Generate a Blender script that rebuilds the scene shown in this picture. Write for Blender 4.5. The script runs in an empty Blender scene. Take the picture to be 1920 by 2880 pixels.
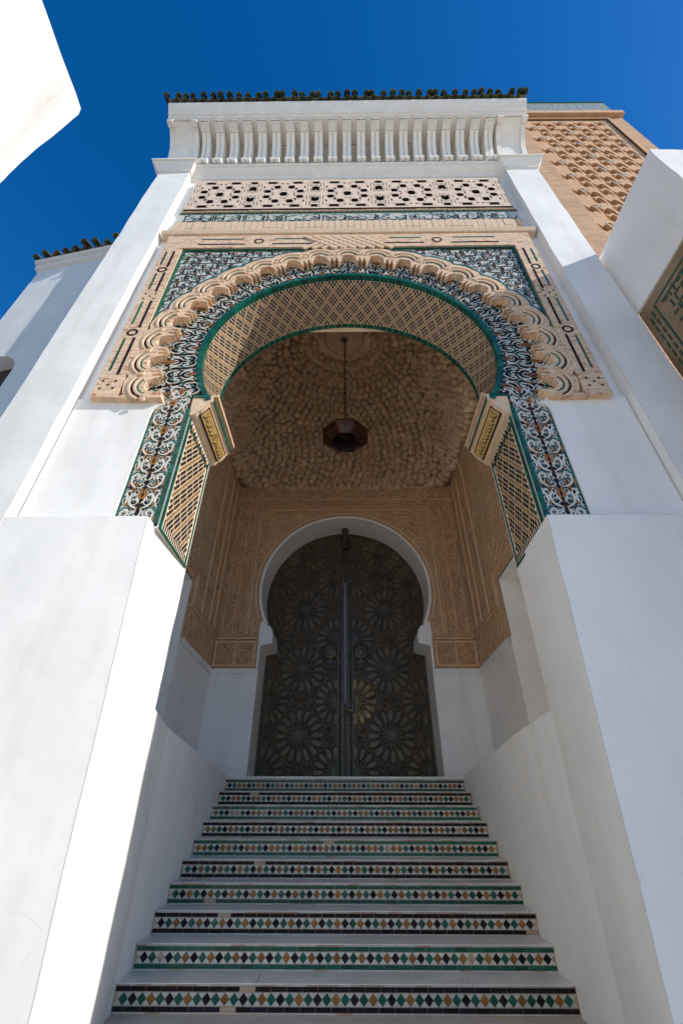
import bpy, math, random
from math import sin, cos, pi, sqrt, radians
from mathutils import Vector, Matrix
from mathutils.geometry import delaunay_2d_cdt

random.seed(7)
SC = bpy.context.scene
COL = SC.collection

# ------------------------------------------------------------------ camera, sky, sun, exposure
F, YAW, PITCH, ROLL = 1219.3, -0.0061, 0.6056, 0.0035
cy, sy = cos(YAW), sin(YAW); cp, sp = cos(PITCH), sin(PITCH); cr, sr = cos(ROLL), sin(ROLL)
fw = Vector((sy*cp, cy*cp, sp)); r0 = Vector((cy, -sy, 0)); u0 = r0.cross(fw)
rv = cr*r0 + sr*u0; uv = -sr*r0 + cr*u0
cam_d = bpy.data.cameras.new('camera'); cam = bpy.data.objects.new('camera', cam_d); COL.objects.link(cam)
cam_d.sensor_fit = 'VERTICAL'; cam_d.sensor_height = 36; cam_d.lens = 36*F/2880
cam_d.clip_start = 0.05; cam_d.clip_end = 4000
cam.matrix_world = Matrix(((rv.x, uv.x, -fw.x, 0), (rv.y, uv.y, -fw.y, 0), (rv.z, uv.z, -fw.z, 0), (0, 0, 0, 1)))
SC.camera = cam

SUN = Vector((1.0, -0.41, 0.61)).normalized()
world = bpy.data.worlds.new('World'); SC.world = world; world.use_nodes = True
nt = world.node_tree; nt.nodes.clear()
wo = nt.nodes.new('ShaderNodeOutputWorld'); bg = nt.nodes.new('ShaderNodeBackground')
sk = nt.nodes.new('ShaderNodeTexSky'); sk.sky_type = 'NISHITA'; sk.sun_disc = False
sk.sun_elevation = math.asin(SUN.z); sk.sun_rotation = math.atan2(SUN.x, SUN.y)
sk.altitude = 400; sk.air_density = 1.0; sk.dust_density = 0.3; sk.ozone_density = 2.0
hs = nt.nodes.new('ShaderNodeHueSaturation'); hs.inputs['Saturation'].default_value = 1.42; hs.inputs['Hue'].default_value = 0.508
nt.links.new(sk.outputs[0], hs.inputs['Color']); nt.links.new(hs.outputs[0], bg.inputs[0])
nt.links.new(bg.outputs[0], wo.inputs[0]); bg.inputs[1].default_value = 0.094
sd = bpy.data.lights.new('sun', 'SUN'); sd.energy = 2.55; sd.angle = radians(0.5); sd.color = (1.0, 0.95, 0.87)
so = bpy.data.objects.new('sun', sd); COL.objects.link(so)
so.rotation_euler = SUN.to_track_quat('Z', 'Y').to_euler(); so.location = (8, -6, 14)
vs = SC.view_settings; vs.view_transform = 'Standard'; vs.look = 'None'; vs.exposure = 1.0; vs.gamma = 1.0
vs.use_curve_mapping = False
SC.cycles.max_bounces = 12; SC.cycles.diffuse_bounces = 10

# ------------------------------------------------------------------ materials
def ramp2(n, l, fac, c1, c2, p1=0.35, p2=0.65):
    r = n.new('ShaderNodeValToRGB'); e = r.color_ramp.elements
    e[0].position = p1; e[1].position = p2
    e[0].color = (*c1, 1); e[1].color = (*c2, 1)
    l.new(fac, r.inputs[0]); return r.outputs[0]

def mat(name, c1, c2=None, rough=0.6, metal=0.0, nscale=4.0, bump=0.0, bscale=30.0, bdist=0.01, rnd=0.0,
        brick=None, spots=None, bevel=0.0, voro=None, spec=0.5, wave=None, wear=0.0):
    m = bpy.data.materials.new(name); m.use_nodes = True
    n, l = m.node_tree.nodes, m.node_tree.links
    b = n['Principled BSDF']; b.inputs['Roughness'].default_value = rough; b.inputs['Metallic'].default_value = metal
    b.inputs['Specular IOR Level'].default_value = spec
    tc = n.new('ShaderNodeTexCoord'); vec = tc.outputs['Object']
    no = n.new('ShaderNodeTexNoise'); no.inputs['Scale'].default_value = nscale; no.inputs['Detail'].default_value = 6
    l.new(vec, no.inputs['Vector'])
    col = ramp2(n, l, no.outputs[0], c1, c2 or tuple(x*0.8 for x in c1))
    hgt = None
    if brick:
        # brick = (mortar colour, width, height, swap axes)
        sx = n.new('ShaderNodeSeparateXYZ'); cx = n.new('ShaderNodeCombineXYZ'); l.new(vec, sx.inputs[0])
        ax = brick[3] if len(brick) > 3 else 'XZ'
        l.new(sx.outputs[ax[0]], cx.inputs[0]); l.new(sx.outputs[ax[1]], cx.inputs[1])
        bt = n.new('ShaderNodeTexBrick'); l.new(cx.outputs[0], bt.inputs['Vector'])
        bt.inputs['Scale'].default_value = 1.0; bt.inputs['Brick Width'].default_value = brick[1]
        bt.inputs['Row Height'].default_value = brick[2]; bt.inputs['Mortar Size'].default_value = brick[2]*0.16
        bt.inputs['Mortar Smooth'].default_value = 0.3; bt.inputs['Bias'].default_value = -0.1
        bt.inputs['Color1'].default_value = (0.8, 0.8, 0.8, 1); bt.inputs['Color2'].default_value = (1.15, 1.1, 1.05, 1)
        mx = n.new('ShaderNodeMix'); mx.data_type = 'RGBA'; mx.blend_type = 'MULTIPLY'; mx.inputs[0].default_value = 1.0
        l.new(col, mx.inputs[6]); l.new(bt.outputs[0], mx.inputs[7])
        m2 = n.new('ShaderNodeMix'); m2.data_type = 'RGBA'; l.new(bt.outputs['Fac'], m2.inputs[0])
        l.new(mx.outputs[2], m2.inputs[6]); m2.inputs[7].default_value = (*brick[0], 1)
        col = m2.outputs[2]
        iv = n.new('ShaderNodeMath'); iv.operation = 'SUBTRACT'; iv.inputs[0].default_value = 1.0
        l.new(bt.outputs['Fac'], iv.inputs[1]); hgt = iv.outputs[0]
    if spots:
        # spots = (colour, scale, threshold, stretch)
        mp = n.new('ShaderNodeMapping'); l.new(vec, mp.inputs[0]); mp.inputs['Scale'].default_value = spots[3] if len(spots) > 3 else (1, 1, 1)
        ns = n.new('ShaderNodeTexNoise'); ns.inputs['Scale'].default_value = spots[1]; ns.inputs['Detail'].default_value = 8
        ns.inputs['Roughness'].default_value = 0.65; l.new(mp.outputs[0], ns.inputs['Vector'])
        mr = n.new('ShaderNodeMapRange'); mr.inputs[1].default_value = spots[2]; mr.inputs[2].default_value = spots[2]+0.06
        l.new(ns.outputs[0], mr.inputs[0])
        m3 = n.new('ShaderNodeMix'); m3.data_type = 'RGBA'; l.new(mr.outputs[0], m3.inputs[0])
        l.new(col, m3.inputs[6]); m3.inputs[7].default_value = (*spots[0], 1); col = m3.outputs[2]
    if wear:
        mp = n.new('ShaderNodeMapping'); l.new(vec, mp.inputs[0]); mp.inputs['Scale'].default_value = (2.2, 2.2, 0.22)
        nd_ = n.new('ShaderNodeTexNoise'); nd_.inputs['Scale'].default_value = 2.0; nd_.inputs['Detail'].default_value = 5; l.new(mp.outputs[0], nd_.inputs['Vector'])
        dr = ramp2(n, l, nd_.outputs[0], (1, 1, 1), (0.86, 0.85, 0.81), 0.52, 0.75)
        nw = n.new('ShaderNodeTexNoise'); nw.inputs['Scale'].default_value = 3.0; nw.inputs['Detail'].default_value = 4; l.new(vec, nw.inputs['Vector'])
        mw = n.new('ShaderNodeMix'); mw.data_type = 'RGBA'; mw.inputs[0].default_value = 0.22; l.new(vec, mw.inputs[6]); l.new(nw.outputs[1], mw.inputs[7])
        vo = n.new('ShaderNodeTexVoronoi'); vo.feature = 'DISTANCE_TO_EDGE'; vo.inputs['Scale'].default_value = 1.1; l.new(mw.outputs[2], vo.inputs['Vector'])
        ck = n.new('ShaderNodeMapRange'); ck.inputs[1].default_value = 0.0; ck.inputs[2].default_value = 0.0045; ck.inputs[3].default_value = 1.0; ck.inputs[4].default_value = 0.0
        l.new(vo.outputs[0], ck.inputs[0])
        nm_ = n.new('ShaderNodeTexNoise'); nm_.inputs['Scale'].default_value = 0.9; l.new(vec, nm_.inputs['Vector'])
        mk = n.new('ShaderNodeMapRange'); mk.inputs[1].default_value = 0.60; mk.inputs[2].default_value = 0.70; l.new(nm_.outputs[0], mk.inputs[0])
        mm = n.new('ShaderNodeMath'); mm.operation = 'MULTIPLY'; l.new(ck.outputs[0], mm.inputs[0]); l.new(mk.outputs[0], mm.inputs[1])
        mx_ = n.new('ShaderNodeMix'); mx_.data_type = 'RGBA'; mx_.blend_type = 'MULTIPLY'; mx_.inputs[0].default_value = wear; l.new(col, mx_.inputs[6]); l.new(dr, mx_.inputs[7])
        my_ = n.new('ShaderNodeMix'); my_.data_type = 'RGBA'; l.new(mm.outputs[0], my_.inputs[0]); l.new(mx_.outputs[2], my_.inputs[6]); my_.inputs[7].default_value = (0.60, 0.58, 0.55, 1)
        col = my_.outputs[2]
    if rnd:
        oi = n.new('ShaderNodeObjectInfo'); mr = n.new('ShaderNodeMapRange'); l.new(oi.outputs['Random'], mr.inputs[0])
        mr.inputs[3].default_value = 1-rnd; mr.inputs[4].default_value = 1+rnd
        h = n.new('ShaderNodeHueSaturation'); l.new(mr.outputs[0], h.inputs['Value']); l.new(col, h.inputs['Color']); col = h.outputs[0]
    l.new(col, b.inputs['Base Color'])
    nrm = None
    if bevel:
        bv = n.new('ShaderNodeBevel'); bv.samples = 4; bv.inputs[0].default_value = bevel; nrm = bv.outputs[0]
    if voro:
        # voro = (scale, strength distance): carved relief
        vt = n.new('ShaderNodeTexVoronoi'); vt.feature = 'F1'; vt.inputs['Scale'].default_value = voro[0]; l.new(vec, vt.inputs['Vector'])
        bu = n.new('ShaderNodeBump'); bu.inputs['Distance'].default_value = voro[1]; bu.inputs['Strength'].default_value = 1.0
        l.new(vt.outputs[0], bu.inputs['Height'])
        if nrm: l.new(nrm, bu.inputs['Normal'])
        nrm = bu.outputs[0]
    if hgt:
        bu = n.new('ShaderNodeBump'); bu.inputs['Distance'].default_value = bdist*1.5; l.new(hgt, bu.inputs['Height'])
        if nrm: l.new(nrm, bu.inputs['Normal'])
        nrm = bu.outputs[0]
    if wave:
        n1 = n.new('ShaderNodeTexNoise'); n1.inputs['Scale'].default_value = wave[0]; n1.inputs['Detail'].default_value = 2; l.new(vec, n1.inputs['Vector'])
        bu = n.new('ShaderNodeBump'); bu.inputs['Distance'].default_value = wave[1]; l.new(n1.outputs[0], bu.inputs['Height'])
        if nrm: l.new(nrm, bu.inputs['Normal'])
        nrm = bu.outputs[0]
    if bump:
        n2 = n.new('ShaderNodeTexNoise'); n2.inputs['Scale'].default_value = bscale; n2.inputs['Detail'].default_value = 8
        l.new(vec, n2.inputs['Vector'])
        bu = n.new('ShaderNodeBump'); bu.inputs['Strength'].default_value = bump; bu.inputs['Distance'].default_value = bdist
        l.new(n2.outputs[0], bu.inputs['Height'])
        if nrm: l.new(nrm, bu.inputs['Normal'])
        nrm = bu.outputs[0]
    if nrm: l.new(nrm, b.inputs['Normal'])
    return m

M = {}
M['plaster'] = mat('white_plaster', (0.79, 0.775, 0.74), (0.735, 0.72, 0.685), rough=0.85, nscale=1.3, bump=0.35, bscale=6, bdist=0.010,
                   spots=((0.62, 0.59, 0.53), 9.0, 0.68, (1, 1, 2.6)), bevel=0.014, wave=(1.6, 0.018), wear=0.6)
M['dimmed'] = mat('dimmed_limewash', (0.61, 0.60, 0.58), (0.54, 0.53, 0.51), rough=0.9, nscale=1.5, bump=0.5, bscale=9, bdist=0.02,  # white greyed in the colour against the sun's glare; stains and cracks are wear
                spots=((0.42, 0.39, 0.35), 10.0, 0.69, (1, 1, 1.5)), bevel=0.014, wave=(1.6, 0.03), wear=1.0)
M['trim'] = mat('white_lime_trim', (0.84, 0.80, 0.73), (0.78, 0.735, 0.66), rough=0.8, nscale=5, bump=0.4, bscale=14, bdist=0.012, bevel=0.012,
                spots=((0.5, 0.45, 0.38), 9.0, 0.70))
M['polish'] = mat('polished_white_plaster', (0.84, 0.825, 0.79), (0.78, 0.77, 0.74), rough=0.45, nscale=2, bump=0.2, bscale=6, bdist=0.02, bevel=0.01,
                  spots=((0.64, 0.62, 0.58), 6.0, 0.66, (1, 1, 0.4)), wear=0.7)
M['brick'] = mat('carved_brick', (0.66, 0.43, 0.27), (0.74, 0.53, 0.36), rough=0.9, nscale=12, bump=0.6, bscale=40, bdist=0.012,
                 brick=((0.76, 0.60, 0.43), 0.16, 0.05, 'XZ'), bevel=0.008, spots=((0.44, 0.20, 0.12), 13.0, 0.56, (0.6, 1, 1.8)))
M['stone'] = mat('tan_stone', (0.68, 0.50, 0.34), (0.60, 0.43, 0.28), rough=0.9, nscale=8, bump=0.6, bscale=30, bdist=0.012, bevel=0.008)
M['frieze'] = mat('cut_stucco', (0.70, 0.54, 0.42), (0.62, 0.47, 0.36), rough=0.9, nscale=9, bump=0.4, bscale=40, bdist=0.008)
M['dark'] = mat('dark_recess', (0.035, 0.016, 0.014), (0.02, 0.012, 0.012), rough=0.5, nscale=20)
M['green'] = mat('green_glaze', (0.006, 0.095, 0.058), (0.005, 0.07, 0.048), rough=0.3, nscale=9, rnd=0.35, spec=0.35)
M['teal'] = mat('teal_glaze', (0.016, 0.14, 0.11), (0.012, 0.10, 0.085), rough=0.3, nscale=9)
M['black'] = mat('black_glaze', (0.014, 0.011, 0.013), (0.022, 0.013, 0.016), rough=0.6, nscale=15, rnd=0.4, spec=0.12)
M['white'] = mat('white_glaze', (0.60, 0.585, 0.51), (0.48, 0.475, 0.41), rough=0.35, nscale=9, rnd=0.12)
M['ochre'] = mat('ochre_glaze', (0.30, 0.125, 0.022), (0.21, 0.085, 0.02), rough=0.3, spec=0.35, nscale=9, rnd=0.3)
M['mortar'] = mat('bare_mortar', (0.50, 0.36, 0.25), (0.40, 0.27, 0.19), rough=0.95, nscale=14, bump=0.6, bscale=60, bdist=0.006)
M['net'] = mat('cream_net', (0.70, 0.57, 0.42), (0.60, 0.48, 0.35), rough=0.55, nscale=10)
M['tan'] = mat('tan_glaze', (0.36, 0.22, 0.10), (0.28, 0.165, 0.07), rough=0.35, nscale=9, rnd=0.2)
M['gold'] = mat('gold_ground', (0.55, 0.36, 0.13), (0.45, 0.28, 0.09), rough=0.5, nscale=10)
M['marble'] = mat('worn_marble', (0.80, 0.76, 0.68), (0.64, 0.61, 0.54), rough=0.3, nscale=3.5, bump=0.25, bscale=20, bdist=0.006,
                  spots=((0.50, 0.43, 0.35), 5.0, 0.66, (0.5, 2, 2)))
M['pave'] = mat('pale_paving', (0.58, 0.515, 0.43), (0.48, 0.425, 0.355), rough=0.6, nscale=2.5, bump=0.3, bscale=18, bdist=0.01)
M['carved'] = mat('carved_brown_plaster', (0.66, 0.43, 0.25), (0.56, 0.355, 0.205), rough=0.9, nscale=3, voro=(13, 0.05), bump=0.9, bscale=28, bdist=0.03)
M['mould'] = mat('brown_plaster_moulding', (0.70, 0.46, 0.275), (0.60, 0.39, 0.235), rough=0.85, nscale=5, bump=0.4, bscale=30, bdist=0.01)
M['muq'] = mat('muqarnas_plaster', (0.80, 0.62, 0.42), (0.64, 0.47, 0.30), rough=0.9, nscale=3, bump=0.8, bscale=16, bdist=0.02, rnd=0.3)
M['bronze'] = mat('dark_bronze', (0.075, 0.048, 0.022), (0.045, 0.031, 0.016), rough=0.45, metal=0.0, spec=0.35, nscale=3, bump=0.4, bscale=40, bdist=0.004)
M['bronze2'] = mat('bronze_relief', (0.115, 0.080, 0.040), (0.06, 0.045, 0.025), rough=0.34, metal=0.15, spec=0.5, nscale=4, bump=0.4, bscale=50, bdist=0.004)
M['brass'] = mat('rubbed_brass', (0.30, 0.20, 0.07), (0.09, 0.06, 0.03), rough=0.38, metal=0.3, nscale=5)
M['wood'] = mat('dark_wood', (0.055, 0.028, 0.018), (0.035, 0.02, 0.013), rough=0.5, nscale=12)
M['lamp'] = mat('aged_copper', (0.07, 0.022, 0.012), (0.04, 0.013, 0.008), rough=0.35, metal=0.5, nscale=9)
M['brass2'] = mat('tarnished_brass', (0.12, 0.06, 0.03), (0.06, 0.03, 0.018), rough=0.35, metal=0.6, nscale=9)
M['amber'] = mat('dark_amber_glass', (0.05, 0.022, 0.012), (0.03, 0.014, 0.008), rough=0.12, nscale=9)
M['iron'] = mat('iron', (0.03, 0.022, 0.018), rough=0.6, metal=0.6, nscale=20)
M['roof'] = mat('green_roof_tile', (0.06, 0.11, 0.055), (0.15, 0.085, 0.045), rough=0.28, nscale=7, bump=0.3, bscale=30, bdist=0.005, rnd=0.35)
M['minbrick'] = mat('minaret_brick', (0.56, 0.30, 0.15), (0.64, 0.38, 0.20), rough=0.9, nscale=1.2, bump=0.5, bscale=10, bdist=0.03,
                    brick=((0.52, 0.36, 0.24), 0.42, 0.13, 'XZ'))
M['minpanel'] = mat('minaret_panel', (0.55, 0.31, 0.16), (0.63, 0.38, 0.21), rough=0.9, nscale=2, bump=0.5, bscale=8, bdist=0.03)
M['mincap'] = mat('tile_frieze', (0.42, 0.43, 0.37), (0.20, 0.22, 0.18), rough=0.4, nscale=9, voro=(5, 0.03))
M['bluetile'] = mat('blue_tile', (0.22, 0.36, 0.36), (0.16, 0.28, 0.30), rough=0.35, nscale=9)
M['redpaint'] = mat('red_painted_wood', (0.20, 0.02, 0.025), rough=0.6, nscale=9)
M['darkgreen'] = mat('dark_green_glaze', (0.006, 0.07, 0.04), (0.01, 0.05, 0.035), rough=0.4, nscale=9, rnd=0.3)
M['gatebrick'] = mat('weathered_brown_brick', (0.20, 0.135, 0.065), (0.30, 0.21, 0.13), rough=0.95, nscale=2.2, bump=0.8, bscale=22, bdist=0.02)

# ------------------------------------------------------------------ mesh building
class MB:
    def __init__(s): s.v = []; s.f = []; s.m = []
    def add(s, vs, fs, mi=0):
        o = len(s.v); s.v += [tuple(p) for p in vs]; s.f += [tuple(i+o for i in f) for f in fs]; s.m += [mi]*len(fs)
    def box(s, x0, x1, y0, y1, z0, z1, mi=0):
        s.add([(x0,y0,z0),(x1,y0,z0),(x1,y1,z0),(x0,y1,z0),(x0,y0,z1),(x1,y0,z1),(x1,y1,z1),(x0,y1,z1)],
              [(0,1,5,4),(1,2,6,5),(2,3,7,6),(3,0,4,7),(4,5,6,7),(3,2,1,0)], mi)
    def prism(s, poly, fn, d0, d1, mi=0, back=False):
        n = len(poly)
        vs = [fn(u, v, d0) for u, v in poly] + [fn(u, v, d1) for u, v in poly]
        fs = [tuple(range(n))] + [(i, (i+1) % n, n+(i+1) % n, n+i) for i in range(n)]
        if back: fs.append(tuple(range(2*n-1, n-1, -1)))
        s.add(vs, fs, mi)
    def extrude_x(s, prof, x0, x1, mi=0, caps=True, closed=True, nseg=1):
        n = len(prof); vs = []
        for k in range(nseg+1):
            x = x0+(x1-x0)*k/nseg; vs += [(x, p[0], p[1]) for p in prof]
        fs = []
        for k in range(nseg):
            for i in range(n if closed else n-1):
                a = k*n+i; b = k*n+(i+1) % n; fs.append((a, b, b+n, a+n))
        if caps: fs += [tuple(range(n)), tuple(range((nseg+1)*n-1, nseg*n-1, -1))]
        s.add(vs, fs, mi)
    def plate(s, outer, holes, fn, d0, d1, mi=0, sides=True, smi=None, outer_sides=True):
        V = []; E = []
        for lp in [outer]+holes:
            o = len(V); V += [Vector(p) for p in lp]; E += [(o+i, o+(i+1) % len(lp)) for i in range(len(lp))]
        res = delaunay_2d_cdt(V, E, [], 0, 1e-6)
        vv, ff = res[0], res[2]
        keep = []
        for f in ff:
            c = sum((vv[i] for i in f), Vector((0, 0)))/len(f)
            if inside(outer, c) and not any(inside(h, c) for h in holes): keep.append(tuple(f))
        s.add([fn(p.x, p.y, d0) for p in vv], keep, mi)
        if sides:
            for k, lp in enumerate([outer]+holes):
                if k == 0 and not outer_sides: continue
                n = len(lp)
                s.add([fn(u, v, d0) for u, v in lp]+[fn(u, v, d1) for u, v in lp],
                      [(i, (i+1) % n, n+(i+1) % n, n+i) for i in range(n)], mi if smi is None else smi)
    def tube(s, pts, r, n=8, mi=0):
        ring = []
        for k, p in enumerate(pts):
            p = Vector(p); a = Vector(pts[max(0, k-1)]); b = Vector(pts[min(len(pts)-1, k+1)])
            t = (b-a).normalized(); x = t.orthogonal().normalized(); y = t.cross(x)
            ring += [p+r*(cos(2*pi*i/n)*x+sin(2*pi*i/n)*y) for i in range(n)]
        fs = []
        for k in range(len(pts)-1):
            for i in range(n): fs.append((k*n+i, k*n+(i+1) % n, (k+1)*n+(i+1) % n, (k+1)*n+i))
        s.add(ring, fs, mi)
    def lathe(s, prof, n=16, c=(0, 0, 0), mi=0, ph=0.0):
        vs = []
        for r, z in prof: vs += [(c[0]+r*cos(2*pi*i/n+ph), c[1]+r*sin(2*pi*i/n+ph), c[2]+z) for i in range(n)]
        fs = []
        for k in range(len(prof)-1):
            for i in range(n): fs.append((k*n+i, k*n+(i+1) % n, (k+1)*n+(i+1) % n, (k+1)*n+i))
        s.add(vs, fs, mi)
    def mesh(s, name, mats, smooth=False):
        me = bpy.data.meshes.new(name); me.from_pydata(s.v, [], s.f)
        for m in (mats if isinstance(mats, list) else [mats]): me.materials.append(M[m])
        if any(s.m): me.polygons.foreach_set('material_index', s.m)
        if smooth: me.polygons.foreach_set('use_smooth', [True]*len(me.polygons))
        me.update(); return me
    def build(s, name, mats, parent=None, smooth=False, kind=None, loc=None):
        o = bpy.data.objects.new(name, s.mesh(name, mats, smooth)); COL.objects.link(o)
        if parent: o.parent = parent
        if kind: o['kind'] = kind
        if loc: o.location = loc
        return o

from mathutils import noise as _noise
def wob(v, amp=0.008, f=1.7):
    n = _noise.noise_vector(Vector(v)*f); m_ = _noise.noise_vector(Vector(v)*f*5.3)
    return (v[0]+amp*(n.x+0.35*m_.x), v[1]+amp*(n.y+0.35*m_.y), v[2]+amp*0.6*n.z)
def wbox(mb, x0, x1, y0, y1, z0, z1, st=0.25, amp=0.008):
    """box with subdivided, slightly uneven faces"""
    P0 = (x0, y0, z0); P1 = (x1, y1, z1)
    for ax in range(3):
        u, v = [(1, 2), (0, 2), (0, 1)][ax]
        nu = max(1, min(60, int((P1[u]-P0[u])/st))); nv_ = max(1, min(60, int((P1[v]-P0[v])/st)))
        for side in (P0[ax], P1[ax]):
            vs = []
            for j in range(nv_+1):
                for i in range(nu+1):
                    p = [0, 0, 0]; p[ax] = side; p[u] = P0[u]+(P1[u]-P0[u])*i/nu; p[v] = P0[v]+(P1[v]-P0[v])*j/nv_
                    vs.append(wob(p, amp))
            mb.add(vs, [(j*(nu+1)+i, j*(nu+1)+i+1, (j+1)*(nu+1)+i+1, (j+1)*(nu+1)+i) for j in range(nv_) for i in range(nu)])

def inside(poly, p):
    x, y = p[0], p[1]; c = False; n = len(poly); j = n-1
    for i in range(n):
        xi, yi = poly[i][0], poly[i][1]; xj, yj = poly[j][0], poly[j][1]
        if (yi > y) != (yj > y) and x < (xj-xi)*(y-yi)/(yj-yi)+xi: c = not c
        j = i
    return c

def inst(name, me, parent, loc=(0, 0, 0), rot=(0, 0, 0), sc=(1, 1, 1)):
    o = bpy.data.objects.new(name, me); COL.objects.link(o); o.parent = parent
    o.location = loc; o.rotation_euler = rot; o.scale = sc; return o

def thing(name, label, cat, loc=(0, 0, 0), rz=0, group=None):
    o = bpy.data.objects.new(name, None); COL.objects.link(o); o.location = loc; o.rotation_euler = (0, 0, rz)
    o.empty_display_size = 0.2
    o['label'] = label; o['category'] = cat
    if group: o['group'] = group
    return o

def spline(pts, n=5):
    out = []
    P = [pts[0]]+list(pts)+[pts[-1]]
    for i in range(1, len(P)-2):
        a, b, c, d = P[i-1], P[i], P[i+1], P[i+2]
        for k in range(n):
            t = k/n
            out.append(tuple(0.5*((2*b[j])+(-a[j]+c[j])*t+(2*a[j]-5*b[j]+4*c[j]-d[j])*t*t+(-a[j]+3*b[j]-3*c[j]+d[j])*t**3) for j in range(2)))
    out.append(tuple(pts[-1])); return out

def stroke(mb, pts, ws, fn, d, mi, n=5):
    """a tapered flat stroke: ws = widths at start, middle, end (a bulb if the end is wide)"""
    P = spline(pts, n); N = len(P); L = []; R = []
    for k, p in enumerate(P):
        a = P[max(0, k-1)]; b = P[min(N-1, k+1)]
        tx, ty = b[0]-a[0], b[1]-a[1]; q = sqrt(tx*tx+ty*ty) or 1
        t = k/(N-1)
        w = ws[0]*(1-t)**2+2*ws[1]*t*(1-t)+ws[2]*t*t
        w *= 0.5
        L.append(fn(p[0]-ty/q*w, p[1]+tx/q*w, d)); R.append(fn(p[0]+ty/q*w, p[1]-tx/q*w, d))
    o = L+R
    mb.add(o, [(k, k+1, N+k+1, N+k) for k in range(N-1)], mi)

GZ = -1.343            # ground level; the camera stands at the origin
YF, YP, YB = 3.55, 3.39, 4.43      # tiled facade plane, pilaster/pier front, rear of the portal wall
ZC, RA = 5.077, 1.95   # main horseshoe arch
HX = -0.075            # the hall sits a little left of the facade axis
Y0, TR, RI, ZN = 5.114, 0.3234, 0.1769, -1.166   # stairs: first nosing, tread, rise, first nosing underside

# ------------------------------------------------------------------ ground
g = MB(); g.add([(-400, -400, GZ), (400, -400, GZ), (400, 400, GZ), (-400, 400, GZ)], [(0, 1, 2, 3)])
gr = g.build('ground', 'pave'); gr['kind'] = 'structure'

# ------------------------------------------------------------------ portal
portal = thing('mosque_portal', 'tall white portal with tiled horseshoe arch, stucco frieze and corbelled green-tiled eave above the steps',
               'portal', (0.05, 0, 0), -0.0064)
FXZ = lambda u, v, d: (u, d, v)
RD = 0.125
KF, KS = (YF-RD)/YF, (YF-RD+0.045)/YF
FKF = lambda u, v, d: (u*KF, d, v*KF)          # brick relief plane
FKS = lambda u, v, d: (u*KS, d, v*KS)          # spandrel tile plane

def lean(y):
    if y <= 4.43: return 0.197+(0.045-0.197)*(y-3.39)/1.04
    return max(0.0, 0.045*(5.1-y)/0.67)
def cen(y):
    if y <= 4.43: return -0.045+0.045*(y-3.39)/1.04
    return max(HX, HX*(y-4.43)/0.67)
def XI(sd, y, z):
    nz = _noise.noise(Vector((sd*3.1, y*1.5, z*1.8)))*0.010+_noise.noise(Vector((sd*7.7, y*6, z*7)))*0.004
    return sd*(1.885-lean(y)*min(1.3, max(0, (2.31-z)/3.22)))+cen(y)+nz

NPZ = 32
def para_z(y): return 0.80+(0.47-0.80)*(y-4.43)/(8.09-4.43)
for sd in (-1, 1):
    b = MB()
    zs = [GZ+(2.31-GZ)*i/48 for i in range(49)]
    ys = [3.39, 3.5, 3.7, 3.95, 4.2, 4.43]
    # front face from the opening out to the pilaster
    vs = []; fs = []
    for z in zs: vs += [(XI(sd, 3.39, z), 3.39, z), (sd*3.30, 3.39, z)]
    for i in range(48): fs.append((2*i, 2*i+1, 2*i+3, 2*i+2))
    b.add(vs, fs)
    vs = []; fs = []
    for z in zs: vs += [(XI(sd, y, z), y, z) for y in ys]
    n = len(ys)
    for i in range(48):
        for j in range(n-1): fs.append((i*n+j, i*n+j+1, (i+1)*n+j+1, (i+1)*n+j))
    b.add(vs, fs)
    # back face, top ledge
    vs = []; fs = []
    zb_ = [z for z in zs if z >= 0.74]
    for z in zb_: vs += [(XI(sd, 4.43, z), 4.43, z), (sd*2.75, 4.43, z)]
    for i in range(len(zb_)-1): fs.append((2*i, 2*i+1, 2*i+3, 2*i+2))
    b.add(vs, fs)
    b.add([(XI(sd, 3.39, 2.31), 3.39, 2.31), (sd*3.30, 3.39, 2.31), (sd*3.30, 3.56, 2.31), (XI(sd, 3.56, 2.31), 3.56, 2.31)], [(0, 1, 2, 3)])
    p = b.build('pier', 'plaster', portal); p['label'] = 'sunlit white pier left of the steps' if sd < 0 else 'shaded white pier right of the steps'
    # parapet beside the stairs
    b = MB(); yy = [4.43, 4.55, 4.7, 4.9, 5.1]+[5.1+(8.14-5.1)*i/8 for i in range(1, 9)]
    vs = []; fs = []
    for y in yy:
        zt = para_z(y); xi = XI(sd, y, -0.3)
        col_ = [GZ+(zt-GZ)*i/NPZ for i in range(NPZ+1)]
        vs += [(XI(sd, y, z_), y, z_) for z_ in col_]+[(XI(sd, y, zt)+sd*0.42, y, zt), (XI(sd, y, zt)+sd*0.42, y, GZ)]
    m_ = NPZ+3
    for i in range(len(yy)-1):
        for j in range(m_-1): fs.append((i*m_+j, i*m_+j+1, (i+1)*m_+j+1, (i+1)*m_+j))
    b.add(vs, fs)
    b.build('stair_parapet', 'plaster', portal)
    # pilaster
    b = MB(); xa, xb = sorted((sd*3.30, sd*3.95))
    wbox(b, xa, xb, YP, YB, GZ, 11.16, 0.2, 0.010)
    b.build('pilaster', 'plaster', portal)

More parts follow.
